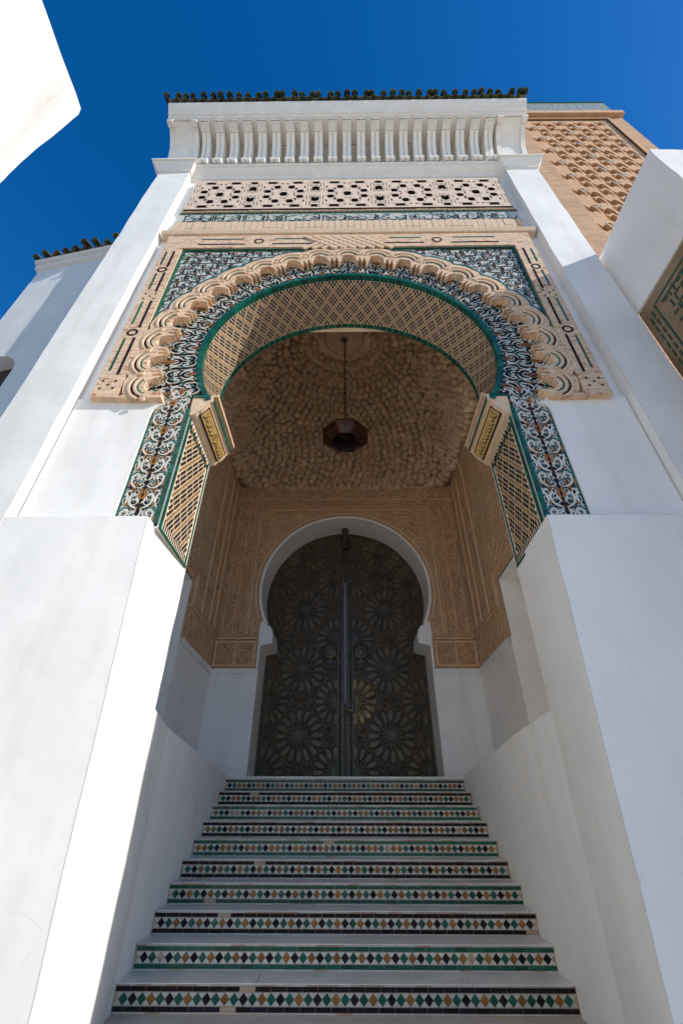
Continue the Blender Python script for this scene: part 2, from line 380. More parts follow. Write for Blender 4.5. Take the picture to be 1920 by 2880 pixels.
# facade wall with the horseshoe opening
def arch_pts(r, a0, a1, n, cx=0.0, cz=ZC): return [(cx+r*cos(radians(a0+(a1-a0)*i/n)), cz+r*sin(radians(a0+(a1-a0)*i/n))) for i in range(n+1)]
A0 = -30.0
hole = [(-1.885, 2.28), (1.885, 2.28), (1.885, 4.05)] + arch_pts(RA, A0, 180-A0, 64) + [(-1.885, 4.05)]
b = MB()
out = [(-3.30, 2.28), (-1.885, 2.28), (-1.885, 4.05)] + arch_pts(RA, 180-A0, A0, 64) + [(1.885, 4.05), (1.885, 2.28), (3.30, 2.28), (3.30, 11.05), (-3.30, 11.05)]
b.plate(out, [], FXZ, YF, YB)
b.build('facade_wall', 'plaster', portal)
# plaster fields beside the tile strips, slightly proud, with a rounded upper corner
for sd in (-1, 1):
    b = MB()
    rc = 0.22
    pl = [(2.33, 2.31), (3.28, 2.31), (3.28, 4.10), (2.36, 4.10), (2.33, 4.08), (2.29, 4.02)] + [(2.20+0.14*sin(radians(a)), 3.86-0.0+0.14*cos(radians(a))) for a in (0, 30, 60, 85)] + [(2.335, 3.70)]
    poly = [(sd*u, v) for u, v in pl]
    b.plate(poly, [], FXZ, YF-0.045, YF+0.01)
    b.build('plaster_field', 'plaster', portal)

# ---- arabesque tile motif -------------------------------------------------
HALF = [  # (colour index 1 white 2 green 3 ochre 0 dark, points, widths)
 (1, [(0.06,0.10),(0.30,0.03),(0.60,0.06),(0.82,0.20),(0.80,0.38),(0.60,0.43),(0.48,0.34),(0.58,0.27)], (0.05,0.16,0.13)),
 (1, [(0.10,0.46),(0.32,0.50),(0.55,0.60),(0.60,0.76),(0.46,0.86),(0.33,0.80)], (0.03,0.20,0.12)),
 (1, [(0.97,0.50),(0.82,0.56),(0.74,0.70),(0.82,0.84),(0.95,0.84)], (0.03,0.17,0.09)),
 (1, [(0.04,0.24),(0.16,0.30),(0.22,0.42)], (0.03,0.16,0.04)),
 (1, [(0.05,0.60),(0.18,0.66),(0.22,0.78),(0.12,0.88)], (0.04,0.15,0.11)),
 (1, [(0.62,0.96),(0.76,0.93),(0.92,0.97)], (0.05,0.10,0.03)),
 (1, [(0.30,0.16),(0.36,0.26),(0.30,0.36)], (0.03,0.12,0.08)),
 (2, [(0.12,0.16),(0.34,0.22),(0.50,0.18)], (0.03,0.17,0.04)),
 (2, [(0.62,0.50),(0.76,0.46),(0.95,0.38)], (0.06,0.17,0.07)),
 (2, [(0.05,0.97),(0.22,0.95),(0.36,0.92)], (0.05,0.10,0.04)),
 (3, [(0.03,0.72),(0.16,0.80),(0.10,0.94),(0.24,0.99)], (0.10,0.24,0.08)),
 (3, [(0.62,0.62),(0.70,0.56),(0.80,0.60)], (0.05,0.14,0.05)),
 (3, [(0.90,0.06),(0.96,0.16),(0.90,0.26)], (0.04,0.16,0.05)),
]
def motif(mb, fn, d, ctr, hw, v0, vl, flip=1, jit=0.0, keep=None, wf=1.0, strokes=HALF):
    """mirrored motif; fn maps (u, v) in metres, ctr +- hw across, v0..v0+vl along"""
    i = 0
    for s in (-1, 1):
        for c, pts, ws in strokes:
            i += 1
            P = [(ctr+s*p[0]*hw+random.uniform(-jit, jit), v0+(p[1] if flip > 0 else 1-p[1])*vl+random.uniform(-jit, jit)) for p in pts]
            if keep and not all(keep(*p) for p in P): continue
            sc = hw*wf
            stroke(mb, P, [w*sc for w in ws], fn, d-0.00025*i, c, 4)

ZM = ['black', 'white', 'teal', 'ochre']
yz = YF-0.022
for sd in (-1, 1):
    b = MB()
    poly = [(sd*1.90, 2.30), (sd*2.33, 2.30), (sd*2.33, 3.95), (sd*2.22, 4.10), (sd*2.14, 4.25), (sd*1.9, 4.25)]
    b.plate(poly, [], FXZ, yz, YF, 0)
    for k in range(8):
        for e in (-0.105, 0.105): motif(b, FXZ, yz-0.0005, sd*2.125+e, 0.095, 2.30+k*0.23, 0.23, wf=1.0, flip=1 if k % 2 else -1)
    for k in range(4):
        motif(b, FXZ, yz-0.004, sd*2.125, 0.195, 2.28+k*0.46, 0.46, wf=1.05)
    motif(b, FXZ, yz-0.004, sd*2.06, 0.15, 4.00, 0.30, wf=1.2)
    b.build('tile_strip', ZM, portal)
    # green border tiles at both edges of the strip
    t = MB(); t.box(-0.022, 0.022, -0.008, 0.012, -0.061, 0.061); tm = t.mesh('green_tile', 'green')
    for k in range(13):
        inst('green_tile', tm, portal, (sd*1.912, yz-0.004, 2.37+k*0.127))
    t = MB(); t.box(-0.012, 0.012, -0.006, 0.012, -0.072, 0.072); tm2 = t.mesh('green_tile', 'green')
    for k in range(10):
        inst('green_tile', tm2, portal, (sd*2.325, yz-0.003, 2.40+k*0.148))
    # little framed corner beside the impost
    t = MB(); t.box(-0.10, 0.10, -0.006, 0.012, -0.018, 0.018); inst('green_tile', t.mesh('green_tile', 'green'), portal, (sd*1.79, yz-0.005, 4.16))

# arch band
PF = lambda a, r, d: (r*cos(a), d, ZC+r*sin(a))
b = MB(); R1, R2 = 1.99, 2.66
n = 96
av = [radians(-27+234*i/n) for i in range(n+1)]
yb_ = YF-0.016
b.add([PF(a, R1-0.02, yb_) for a in av]+[PF(a, R2, yb_) for a in av], [(i, i+1, n+2+i, n+1+i) for i in range(n)], 0)
nm = 30
for k in range(nm):
    a0 = radians(-25+230*k/nm); da = radians(230/nm)
    fn = lambda u, v, d, a0=a0: PF(a0+u, R1+v, d)
    # u is an angle: convert metres by the mean radius
    fm = lambda u, v, d, a0=a0: PF(a0+u/2.2, R1+v, d)
    motif(b, fm, yb_-0.004, da*1.1, da*1.08, 0.01, 0.40, flip=1 if k % 2 else -1, jit=0.006, wf=1.35)
for k in range(nm):
    a0 = radians(-25+230*(k+0.5)/nm)
    fm = lambda u, v, d, a0=a0: PF(a0+u/2.5, R1+v, d)
    motif(b, fm, yb_-0.004, 0, radians(230/nm)*1.2, 0.40, 0.26, flip=-1, jit=0.006, wf=1.5)
b.build('arch_tile_band', ZM, portal)

# green tile ring: front edge and rear edge
def ring_tile(r0, r1, y0, y1, da, gap=0.006):
    t = MB(); h = da/2-gap/(2*r1)
    aa = [-h, 0, h]
    vs = [(r0*cos(a), y0, r0*sin(a)) for a in aa]+[(r1*cos(a), y0, r1*sin(a)) for a in aa]+[(r0*cos(a), y1, r0*sin(a)) for a in aa]
    fs = [(0, 1, 4, 3), (1, 2, 5, 4), (0, 1, 7, 6), (1, 2, 8, 7), (0, 3, 3, 0)]
    fs = fs[:4]; t.add(vs, fs); return t.mesh('green_tile', 'green')
NT = 64; da = radians(240/NT); tm = ring_tile(RA-0.012, R1+0.015, YF-0.03, YF+0.05, da)
for k in range(NT):
    a = radians(A0)+da*(k+0.5); inst('green_tile', tm, portal, (0, 0, ZC), (0, -a, 0))
NT = 72; da = radians(240/NT); t = MB(); h = da/2-0.003/2
rr = RA-0.010
t.add([(rr*cos(a), y, rr*sin(a)) for y in (YB-0.075, YB+0.006) for a in (-h, 0, h)]+[(1.97*cos(a), YB+0.006, 1.97*sin(a)) for a in (-h, 0, h)],
      [(0, 1, 4, 3), (1, 2, 5, 4), (3, 4, 7, 6), (4, 5, 8, 7)])
tm = t.mesh('green_tile', 'green')
for k in range(NT):
    a = radians(A0)+da*(k+0.5); inst('green_tile', tm, portal, (0, 0, ZC), (0, -a, 0))

# net-pattern lattice on the arch soffit and on the jambs
def cell_col(i, j):
    p, q = (i+j)//2, (i-j)//2
    return 1 if (p % 4 == 0 or q % 4 == 0) else 0
def cell_poly(w, h):
    return [(-w*0.5, 0.03*h), (-w*0.29, h*0.27), (0, h*0.5), (w*0.25, h*0.31), (w*0.5, -0.03*h), (w*0.29, -h*0.27), (0, -h*0.5), (-w*0.25, -h*0.31)]
b = MB(); rs = RA-0.006; na = 96
av = [radians(A0+(240)*i/na) for i in range(na+1)]
b.add([(rs*cos(a), y, ZC+rs*sin(a)) for y in (YF+0.05, YB-0.075) for a in av], [(i, i+1, na+2+i, na+1+i) for i in range(na)], 0)
ca, cd = 0.058, 0.074          # cell: along the arc, across the depth
nj = int((YB-YF-0.125)/(cd*0.5)); ni = int(radians(240)*rs/ca)
for i in range(ni):
    for j in range(nj):
        a = radians(A0)+(i+0.5+(0.5 if j % 2 else 0))*ca/rs; y = YF+0.05+(j+0.7)*cd*0.5
        if a > radians(210)-0.02: continue
        c = cell_col(i*2+(j % 2), j)
        b.add([((rs-0.004)*cos(a+u/rs), y+v, ZC+(rs-0.004)*sin(a+u/rs)) for u, v in cell_poly(ca*0.72, cd*0.70)], [tuple(range(8))], 1+c)
b.build('soffit_net_tiles', ['net', 'black', 'tan'], portal, kind='stuff')
for sd in (-1, 1):
    b = MB(); x = sd*(1.885-0.006)
    b.add([(x, YF+0.03, 2.26), (x, YB-0.06, 2.26), (x, YB-0.06, 3.86), (x, YF+0.03, 3.86)], [(0, 1, 2, 3)])
    jp = b.build('jamb_net_panel', 'net', portal)
    cw, ch = 0.064, 0.084
    t0 = MB(); t0.add([(0, v, u) for v, u in cell_poly(cw*0.72, ch*0.70)], [tuple(range(8))]); m0 = t0.mesh('net_tile', 'black')
    t1 = MB(); t1.add([(0, v, u) for v, u in cell_poly(cw*0.72, ch*0.70)], [tuple(range(8))]); m1 = t1.mesh('net_tile', 'tan')
    spots_ = []
    for i in range(40):
        for j in range(14):
            y = YF+0.10+(j+(0.5 if i % 2 else 0))*cw*0.96; z = 2.42+i*ch*0.5
            if y > YB-0.11 or z > 3.80: continue
            spots_.append((y, z, cell_col(j*2+(i % 2), i)))
    more = MB()
    for q, (y, z, c) in enumerate(spots_):
        if q < 300: inst('net_tile', m1 if c else m0, jp, (x-sd*0.004, y, z))
        else: more.add([(x-sd*0.004, y+v, z+u) for v, u in cell_poly(cw*0.72, ch*0.70)], [tuple(range(8))], c)
    more.build('net_tiles', ['black', 'tan'], jp, kind='stuff')
    # upright bars below the net
    bb = MB()
    for j in range(16):
        y = YF+0.09+j*0.047
        bb.box(min(x, x-sd*0.005), max(x, x-sd*0.005), y, y+0.016, 2.32, 2.40)
    bb.build('net_foot_bars', 'black', jp)
    # green borders: front, rear, bottom
    t = MB(); t.box(-0.006, 0.006, -0.02, 0.02, -0.058, 0.058); tm = t.mesh('green_tile', 'green')
    for k in range(13): inst('green_tile', tm, portal, (x-sd*0.004, YF+0.024, 2.33+k*0.12))
    t = MB(); t.box(-0.006, 0.006, -0.012, 0.012, -0.058, 0.058); tm = t.mesh('green_tile', 'green')
    for k in range(13): inst('green_tile', tm, portal, (x-sd*0.004, YB-0.066, 2.33+k*0.12))
    t = MB(); t.box(-0.006, 0.006, -0.056, 0.056, -0.016, 0.016); tm = t.mesh('green_tile', 'green')
    for k in range(7): inst('green_tile', tm, portal, (x-sd*0.0045, YF+0.09+k*0.116, 2.285))
    b = MB(); b.box(min(x, x-sd*0.007), max(x, x-sd*0.007), YF+0.03, YB-0.07, 3.70, 3.725)
    b.build('green_fillet', 'green', portal)
    # saw-tooth row above
    b = MB(); nt_ = 12; dy = (YB-YF-0.1)/nt_
    b.add([(x-sd*0.003, YF+0.03, 3.725), (x-sd*0.003, YB-0.06, 3.725), (x-sd*0.003, YB-0.06, 3.84), (x-sd*0.003, YF+0.03, 3.84)], [(0, 1, 2, 3)], 0)
    for k in range(nt_):
        ya = YF+0.04+k*dy
        b.add([(x-sd*0.007, ya, 3.735), (x-sd*0.007, ya+dy, 3.735), (x-sd*0.007, ya+dy, 3.83)], [(0, 1, 2)], 1+(k % 3 == 1))
    b.build('sawtooth_tiles', ['white', 'black', 'ochre'], portal)
    # impost: stepped bracket with an inscription face, running through the wall depth
    y0, y1 = YF-0.02, YB+0.03
    prof = [(1.90, 3.84), (1.83, 3.86), (1.815, 3.875), (1.80, 3.90), (1.76, 3.93), (1.725, 3.98), (1.70, 4.03), (1.685, 4.05), (1.685, 4.07), (1.655, 4.075), (1.655, 4.15), (1.63, 4.16), (1.63, 4.185), (1.90, 4.185)]
    b = MB(); n = len(prof)
    b.add([(sd*p[0], y, p[1]) for y in (y0, y1) for p in prof], [(i, (i+1) % n, n+(i+1) % n, n+i) for i in range(n)]+[tuple(range(n)), tuple(range(2*n-1, n-1, -1))])
    im = b.build('impost', 'stone', portal)
    # inscription panel on the sloping face
    b = MB(); e0 = Vector((sd*1.79, 0, 3.905)); e1 = Vector((sd*1.705, 0, 4.02)); nn = Vector((-sd*0.8, 0, -0.6))
    pf = lambda u, v, d, e0=e0, e1=e1, nn=nn: tuple(e0.lerp(e1, v)+nn*(0.012+d)+Vector((0, y0+0.05+u, 0)))
    Lp = y1-y0-0.10
    b.prism([(0, -0.1), (Lp, -0.1), (Lp, 1.1), (0, 1.1)], pf, 0.0, -0.02, 1)
    b.prism([(0.012, 0.02), (Lp-0.012, 0.02), (Lp-0.012, 0.98), (0.012, 0.98)], pf, 0.003, 0.0, 0)
    u = 0.04; pf2 = lambda u, v, d: pf(u, v, -d)
    i = 0
    while u < Lp-0.06:
        i += 1; k = random.random()
        S = lambda pts, w: stroke(b, [(u+p[0], p[1]) for p in pts], [q for q in w], pf, 0.0045+0.0001*(i % 9), 1, 3)
        # strokes drawn in stretched coordinates: build them as bars in u
        if k < 0.45:
            b.prism([(u, 0.18), (u+0.007, 0.18), (u+0.010, 0.86), (u+0.002, 0.86)], pf, 0.005, 0.003, 1)
            u += 0.022
        elif k < 0.8:
            b.prism([(u, 0.14), (u+0.05, 0.20), (u+0.052, 0.32), (u, 0.26)], pf, 0.0052, 0.003, 1)
            b.prism([(u+0.043, 0.2), (u+0.052, 0.2), (u+0.050, 0.6), (u+0.040, 0.55)], pf, 0.0056, 0.003, 1)
            b.prism([(u+0.012, 0.60), (u+0.022, 0.60), (u+0.022, 0.72), (u+0.012, 0.72)], pf, 0.005, 0.003, 1)
            u += 0.062
        else:
            b.prism([(u, 0.30), (u+0.018, 0.18), (u+0.036, 0.30), (u+0.030, 0.52), (u+0.010, 0.52)], pf, 0.005, 0.003, 1)
            b.prism([(u+0.012, 0.34), (u+0.024, 0.34), (u+0.022, 0.44), (u+0.014, 0.44)], pf, 0.0062, 0.005, 0)
            u += 0.046
    b.build('inscription', ['gold', 'black'], im)
    t = MB(); t.box(-0.006, 0.008, -0.027, 0.027, -0.03, 0.03); tm = t.mesh('green_tile', 'green')
    for k in range(15): inst('green_tile', tm, im, (sd*1.652, y0+0.045+k*0.06, 4.112))
    b = MB(); b.box(min(sd*1.625, sd*1.60), max(sd*1.625, sd*1.60), y0, y1-0.02, 4.16, 4.20); b.build('impost_fillet', 'mould', im)

# ---- lobed brick arch in relief --------------------------------------------
PER = 10.5; NL = 10
def lobes():
    pts = []
    for k in range(-NL, NL+1):
        c = 90-k*PER
        for t in [-0.5, -0.47]: pts.append((c-t*PER, 2.47))
        pts += [(c+0.45*PER, 2.575), (c+0.39*PER, 2.585), (c+0.37*PER, 2.48), (c+0.31*PER, 2.465)]
        for q in range(9):
            t = 0.28-0.56*q/8; pts.append((c+t*PER, 2.54+sqrt(max(0, 0.135**2-(2.6*radians(t*PER))**2))))
        pts += [(c-0.31*PER, 2.465), (c-0.37*PER, 2.48), (c-0.39*PER, 2.585), (c-0.45*PER, 2.575)]
    return pts
def scal(r_base, bulge):
    pts = []
    for k in range(-NL, NL+1):
        c = 90-k*PER
        for q in range(7):
            t = 0.5-q/6; pts.append((c+t*PER, r_base+bulge*sqrt(max(0, 1-(2*t)**2))))
    return pts
def pol(p): return (p[1]*cos(radians(p[0])), ZC+p[1]*sin(radians(p[0])))
inn = [pol(p) for p in lobes()]
ext = [pol(p) for p in scal(2.87, 0.06)]
a_lo = 90-NL*PER-PER/2
def clampx(p): return (max(-2.9, min(2.9, p[0])), p[1])
# remove duplicate / folding points by construction: inner runs left->right, outer right->left
yl0, yl1 = YF-RD, YF
def dd(pts):
    o = [pts[0]]
    for p in pts[1:]:
        if (p[0]-o[-1][0])**2+(p[1]-o[-1][1])**2 > 1e-6: o.append(p)
    return o
foot = 4.18
innr = [p for p in inn if p[1] > foot+0.03]
extr = [p for p in ext if p[1] > foot+0.03]
outer = dd([(innr[0][0], foot)] + innr + [(innr[-1][0], foot), (2.9, foot)] + list(reversed([clampx(p) for p in extr])) + [(-2.9, foot)])
b = MB(); b.plate(outer, [], FKF, yl0, yl1)
lob = b.build('lobed_arch', 'brick', portal)
# inlaid arcs around every lobe: green outline, black and green grooves
def arc_band(mb, cx, cz, r0, r1, a0, a1, y, n=8):
    aa = [radians(a0+(a1-a0)*i/n) for i in range(n+1)]
    mb.add([(cx+r*cos(a), y, cz+r*sin(a)) for r in (r0, r1) for a in aa], [(i, i+1, n+2+i, n+1+i) for i in range(n)])
for k in range(-NL, NL+1):
    c = 90-k*PER; cx, cz = pol((c, 2.585))
    if abs(cx) > 2.66 and False: continue
    lim = 60 if abs(k) < 9 else 48
    t = MB(); arc_band(t, cx*KF, cz*KF, 0.145, 0.167, c-60, c+60, yl0-0.003); t.build('arc_inlay', 'green', lob)
    t = MB(); arc_band(t, cx*KF, cz*KF, 0.215, 0.24, c-52, c+52, yl0-0.003); t.build('arc_inlay', 'black', lob)
def arc_rib(mb, cx, cz, r0, r1, a0, a1, y, h, n=9):
    aa = [radians(a0+(a1-a0)*i/n) for i in range(n+1)]; m_ = n+1
    vs = [(cx+r*cos(a), yy_, cz+r*sin(a)) for r, yy_ in ((r0-0.004, y), (r0, y-h), (r1, y-h), (r1+0.004, y)) for a in aa]
    mb.add(vs, [(k*m_+i, k*m_+i+1, (k+1)*m_+i+1, (k+1)*m_+i) for k in range(3) for i in range(n)]+[(0, m_, 2*m_, 3*m_), (n, n+m_, n+2*m_, n+3*m_)])
for k in range(-NL, NL+1):
    c = 90-k*PER; cx, cz = pol((c, 2.585)); cx *= KF; cz *= KF
    for r0_, r1_, sp_ in ((0.176, 0.206, 66), (0.248, 0.276, 50)):
        t = MB(); arc_rib(t, cx, cz, r0_, r1_, c-sp_, c+sp_, yl0, 0.016); t.build('lobe_rib', 'stone', lob)
    vx_, vz_ = pol((c+PER/2, 2.70)); t = MB(); t.lathe([(0.036, 0.0), (0.030, 0.018), (0.012, 0.02), (0.010, 0.010), (0.0, 0.010)], 8)
    t.v = [(v[0]+vx_*KF, yl0-v[2], v[1]+vz_*KF) for v in t.v]; t.build('knot_boss', 'stone', lob)
def outp(w):
    v = Vector((w[0], w[1]-ZC)); v = v*(1+0.03/v.length); return (v.x, v.y+ZC)
ext7 = [pol(p) for p in scal(2.87, 0.06)]
for k in range(2*NL+1):
    seg = [p for p in ext7[7*k:7*k+7] if p[1] > 5.2 and abs(p[0]) < 2.84]
    if len(seg) < 2 or abs(seg[3 if len(seg) > 3 else 0][0]) < 0.35: continue
    t = MB()
    for p, q in zip(seg[:-1], seg[1:]): t.add([FKS(w_[0], w_[1], YF-RD+0.039) for w_ in (p, q, outp(q), outp(p))], [(0, 1, 2, 3)])
    t.build('scallop_outline', 'teal', lob)
# ---- brick frame round the spandrels ----------------------------------------
b = MB(); fo = [(-3.195, 4.19), (-2.87, 4.19), (-2.87, 8.04), (2.87, 8.04), (2.87, 4.19), (3.195, 4.19), (3.195, 8.49), (-3.195, 8.49)]
yfr = YF-RD
b.plate(fo, [], FKF, yfr-0.004, YF)
yfr -= 0.004
fr = b.build('spandrel_frame', 'brick', portal)
def inlay(nm, m, fnc):
    t = MB(); fnc(t); t.v = [(v[0]*KF, v[1], v[2]*KF) for v in t.v]; t.build(nm, m, fr)
for sd in (-1, 1):
    for z0, z1 in ((4.62, 5.42), (5.66, 6.36), (6.62, 7.20), (7.38, 7.92)):
        xa, xb = sorted((sd*2.96, sd*2.995)); inlay('inlay_strip', 'black', lambda t: t.box(xa, xb, yfr-0.004, yfr, z0, z1))
        xc, xd = sorted((sd*3.09, sd*3.118)); inlay('inlay_strip', 'green', lambda t: t.box(xc, xd, yfr-0.004, yfr, z0+0.08, z1-0.02))
    for zc in (5.54, 7.29): inlay('inlay_ring', 'black', lambda t: arc_band(t, sd*3.04, zc, 0.05, 0.082, 0, 360, yfr-0.004, 14))
    for zc in (6.49, 4.42):
        for i in range(-1, 2):
            for j in range(-1, 2):
                if (i+j) % 2 == 0:
                    inlay('inlay_dot', 'black', lambda t: t.add([(sd*3.04+i*0.08-0.022, yfr-0.004, zc+j*0.07), (sd*3.04+i*0.08, yfr-0.004, zc+j*0.07-0.022), (sd*3.04+i*0.08+0.022, yfr-0.004, zc+j*0.07), (sd*3.04+i*0.08, yfr-0.004, zc+j*0.07+0.022)], [(0, 1, 2, 3)]))
    xa, xb = sorted((sd*2.868, sd*2.83)); inlay('inlay_strip', 'green', lambda t: t.box(xa, xb, YF-RD+0.02, YF, 4.60, 8.04))
    for x0, x1 in ((0.62, 1.32), (1.80, 2.62)):
        xa, xb = sorted((sd*x0, sd*x1)); inlay('inlay_strip', 'black', lambda t: t.box(xa, xb, yfr-0.004, yfr, 8.14, 8.175))
        inlay('inlay_strip', 'green', lambda t: t.box(xa+0.04, xb-0.04, yfr-0.004, yfr, 8.33, 8.36))
    inlay('inlay_ring', 'black', lambda t: arc_band(t, sd*1.56, 8.26, 0.06, 0.09, 0, 360, yfr-0.004, 14))
    xa, xb = sorted((sd*0.62, sd*2.83)); inlay('inlay_strip', 'green', lambda t: t.box(xa, xb, YF-RD+0.02, YF, 8.005, 8.04))
# woven strapwork above the crown: crossing brick slats
t = MB(); t.box(-0.40, 0.40, -0.012, 0.012, -0.028, 0.028); sl = t.mesh('brick_slat', 'stone')
for k in range(7):
    for s in (-1, 1):
        inst('brick_slat', sl, fr, ((-0.48+k*0.16)*KF, yfr-0.006-0.005*(s > 0), 8.18*KF), (0, s*radians(38), 0), (0.86, 1, 1))
# spandrel arabesque panels
SPAN = [
 (0, [(0.1,0.1),(0.5,0.05),(0.85,0.3),(0.75,0.65),(0.45,0.7),(0.35,0.5)], (0.05,0.13,0.03)),
 (0, [(0.2,0.9),(0.4,0.8),(0.7,0.85),(0.95,0.95)], (0.02,0.14,0.03)),
 (0, [(0.55,0.35),(0.65,0.42),(0.6,0.52)], (0.05,0.24,0.05)),
 (2, [(0.05,0.35),(0.22,0.45),(0.25,0.7)], (0.03,0.15,0.05)),
 (3, [(0.88,0.7),(0.95,0.8),(0.85,0.88)], (0.05,0.18,0.05)),
 (0, [(0.02,0.55),(0.12,0.75),(0.05,0.95)], (0.03,0.16,0.03)),
 (2, [(0.6,0.12),(0.72,0.2),(0.7,0.3)], (0.03,0.14,0.03)),
]
for sd in (-1, 1):
    b = MB()
    ys_ = YF-RD+0.045
    def r_ext(x, z):
        a = math.degrees(math.atan2(z-ZC, x)); t = ((90-a)/PER+0.5) % 1-0.5
        return 2.87+0.06*sqrt(max(0, 1-(2*t)**2))
    keep = lambda x, z: 0.45 < sd*x < 2.83 and z < 8.0 and sqrt(x*x+(z-ZC)**2) > r_ext(x, z)+0.02
    poly = [(sd*2.85, 5.0), (sd*2.85, 8.03), (sd*0.40, 8.03), (sd*0.40, 7.86)] + [(sd*2.72*cos(radians(a)), ZC+2.72*sin(radians(a))) for a in range(80, -1, -8)]
    b.plate(poly, [], FKS, ys_, YF, 1, sides=False)
    for i in range(11):
        for j in range(16):
            cx = sd*(0.50+i*0.22+(0.11 if j % 2 else 0)); z0 = 5.0+j*0.19
            motif(b, FKS, ys_-0.002-0.0001*(j % 3), cx, 0.13, z0, 0.235, flip=1 if (i+j) % 2 else -1, jit=0.02, keep=keep, strokes=SPAN, wf=1.6)
    b.build('spandrel_tile_panel', ZM, portal)

# ---- drip moulding, inscription band, stucco frieze --------------------------
b = MB(); b.extrude_x([(YF, 8.27), (3.43, 8.27), (3.42, 8.285), (3.40, 8.37), (3.42, 8.41), (YF, 8.43)], -3.25, 3.25); b.build('drip_moulding', 'stone', portal)
def brick_row(z0, z1, n, y):
    t = MB(); w = 6.36/n; t.box(-w/2+0.004, w/2-0.004, -0.02, 0.03, -(z1-z0)/2+0.004, (z1-z0)/2-0.004); me = t.mesh('brick', 'stone')
    for k in range(n): inst('brick', me, portal, (-3.18+w*(k+0.5), y+random.uniform(-0.004, 0.004), (z0+z1)/2), (0, 0, 0), (1, 1, 1))
brick_row(8.43, 8.68, 54, YF-0.03); brick_row(8.685, 8.94, 54, YF-0.03); brick_row(9.375, 9.43, 54, YF-0.03)
b = MB(); b.box(-3.19, 3.19, YF-0.02, YF, 9.0, 9.43, 0)
b.box(-3.19, 3.19, YF-0.032, YF-0.02, 9.0, 9.045, 2); b.box(-3.19, 3.19, YF-0.032, YF-0.02, 9.385, 9.43, 2)
for k in range(64):
    x = -3.15+k*0.1
    b.add([(x, YF-0.034, 9.39), (x+0.05, YF-0.034, 9.39), (x+0.075, YF-0.034, 9.425), (x+0.025, YF-0.034, 9.425)], [(0, 1, 2, 3)], 1)
    b.add([(x, YF-0.034, 9.005), (x+0.05, YF-0.034, 9.005), (x+0.075, YF-0.034, 9.04), (x+0.025, YF-0.034, 9.04)], [(0, 1, 2, 3)], 1)
x = -3.05; yi = YF-0.022
while x < 3.0:
    k = random.random()
    if k < 0.5:
        h = random.uniform(0.2, 0.27); stroke(b, [(x, 9.08), (x+0.004, 9.2), (x-0.004, 9.08+h)], (0.022, 0.02, 0.03), FXZ, yi-0.001, 1, 2); x += random.choice((0.04, 0.045, 0.07))
    elif k < 0.8:
        stroke(b, [(x, 9.12), (x+0.06, 9.085), (x+0.12, 9.12), (x+0.13, 9.20)], (0.02, 0.035, 0.015), FXZ, yi-0.0014, 1, 3); x += 0.15
    else:
        stroke(b, [(x, 9.16), (x+0.04, 9.23), (x+0.09, 9.2), (x+0.06, 9.12), (x, 9.1)], (0.02, 0.03, 0.02), FXZ, yi-0.0018, 1, 3); x += 0.11
for k in range(300):
    x = random.uniform(-3.1, 3.0); z = random.uniform(9.06, 9.34)
    stroke(b, [(x, z), (x+0.03, z+0.03), (x+0.07, z)], (0.008, 0.022, 0.008), FXZ, yi-0.0003-0.000002*k, 2, 3)
b.v = [(v[0], v[1], v[2]-0.055) for v in b.v]
b.build('inscription_band', ['white', 'black', 'teal'], portal)

# frieze
holes = []; P_ = 1.27; zc_ = 10.11; zz = 1.38/285; xx = P_/700
def hexa(cx, cz, w, h): return [(cx-w/2, cz), (cx-w*0.3, cz+h/2), (cx+w*0.3, cz+h/2), (cx+w/2, cz), (cx+w*0.3, cz-h/2), (cx-w*0.3, cz-h/2)]
def arrow(cx, cz, w, h, s): return [(cx-w/2, cz-s*h/2), (cx, cz-s*h*0.25), (cx+w/2, cz-s*h/2), (cx+w/2, cz+s*h*0.30), (cx, cz+s*h/2), (cx-w/2, cz+s*h*0.30)]
def bow(cx, cz, w, h): return [(cx-w/2, cz-h/2), (cx+w/2, cz-h/2), (cx+w*0.36, cz), (cx+w/2, cz+h/2), (cx-w/2, cz+h/2), (cx-w*0.36, cz)]
def fits(h): return all(-3.1 < p[0] < 3.1 and 9.46 < p[1] < 10.77 for p in h)
def addh(h):
    if fits(h): holes.append([(sum(p[0] for p in h)/len(h)+(q[0]-sum(p[0] for p in h)/len(h))*1.18, sum(p[1] for p in h)/len(h)+(q[1]-sum(p[1] for p in h)/len(h))*1.25) for q in h])
slots = []
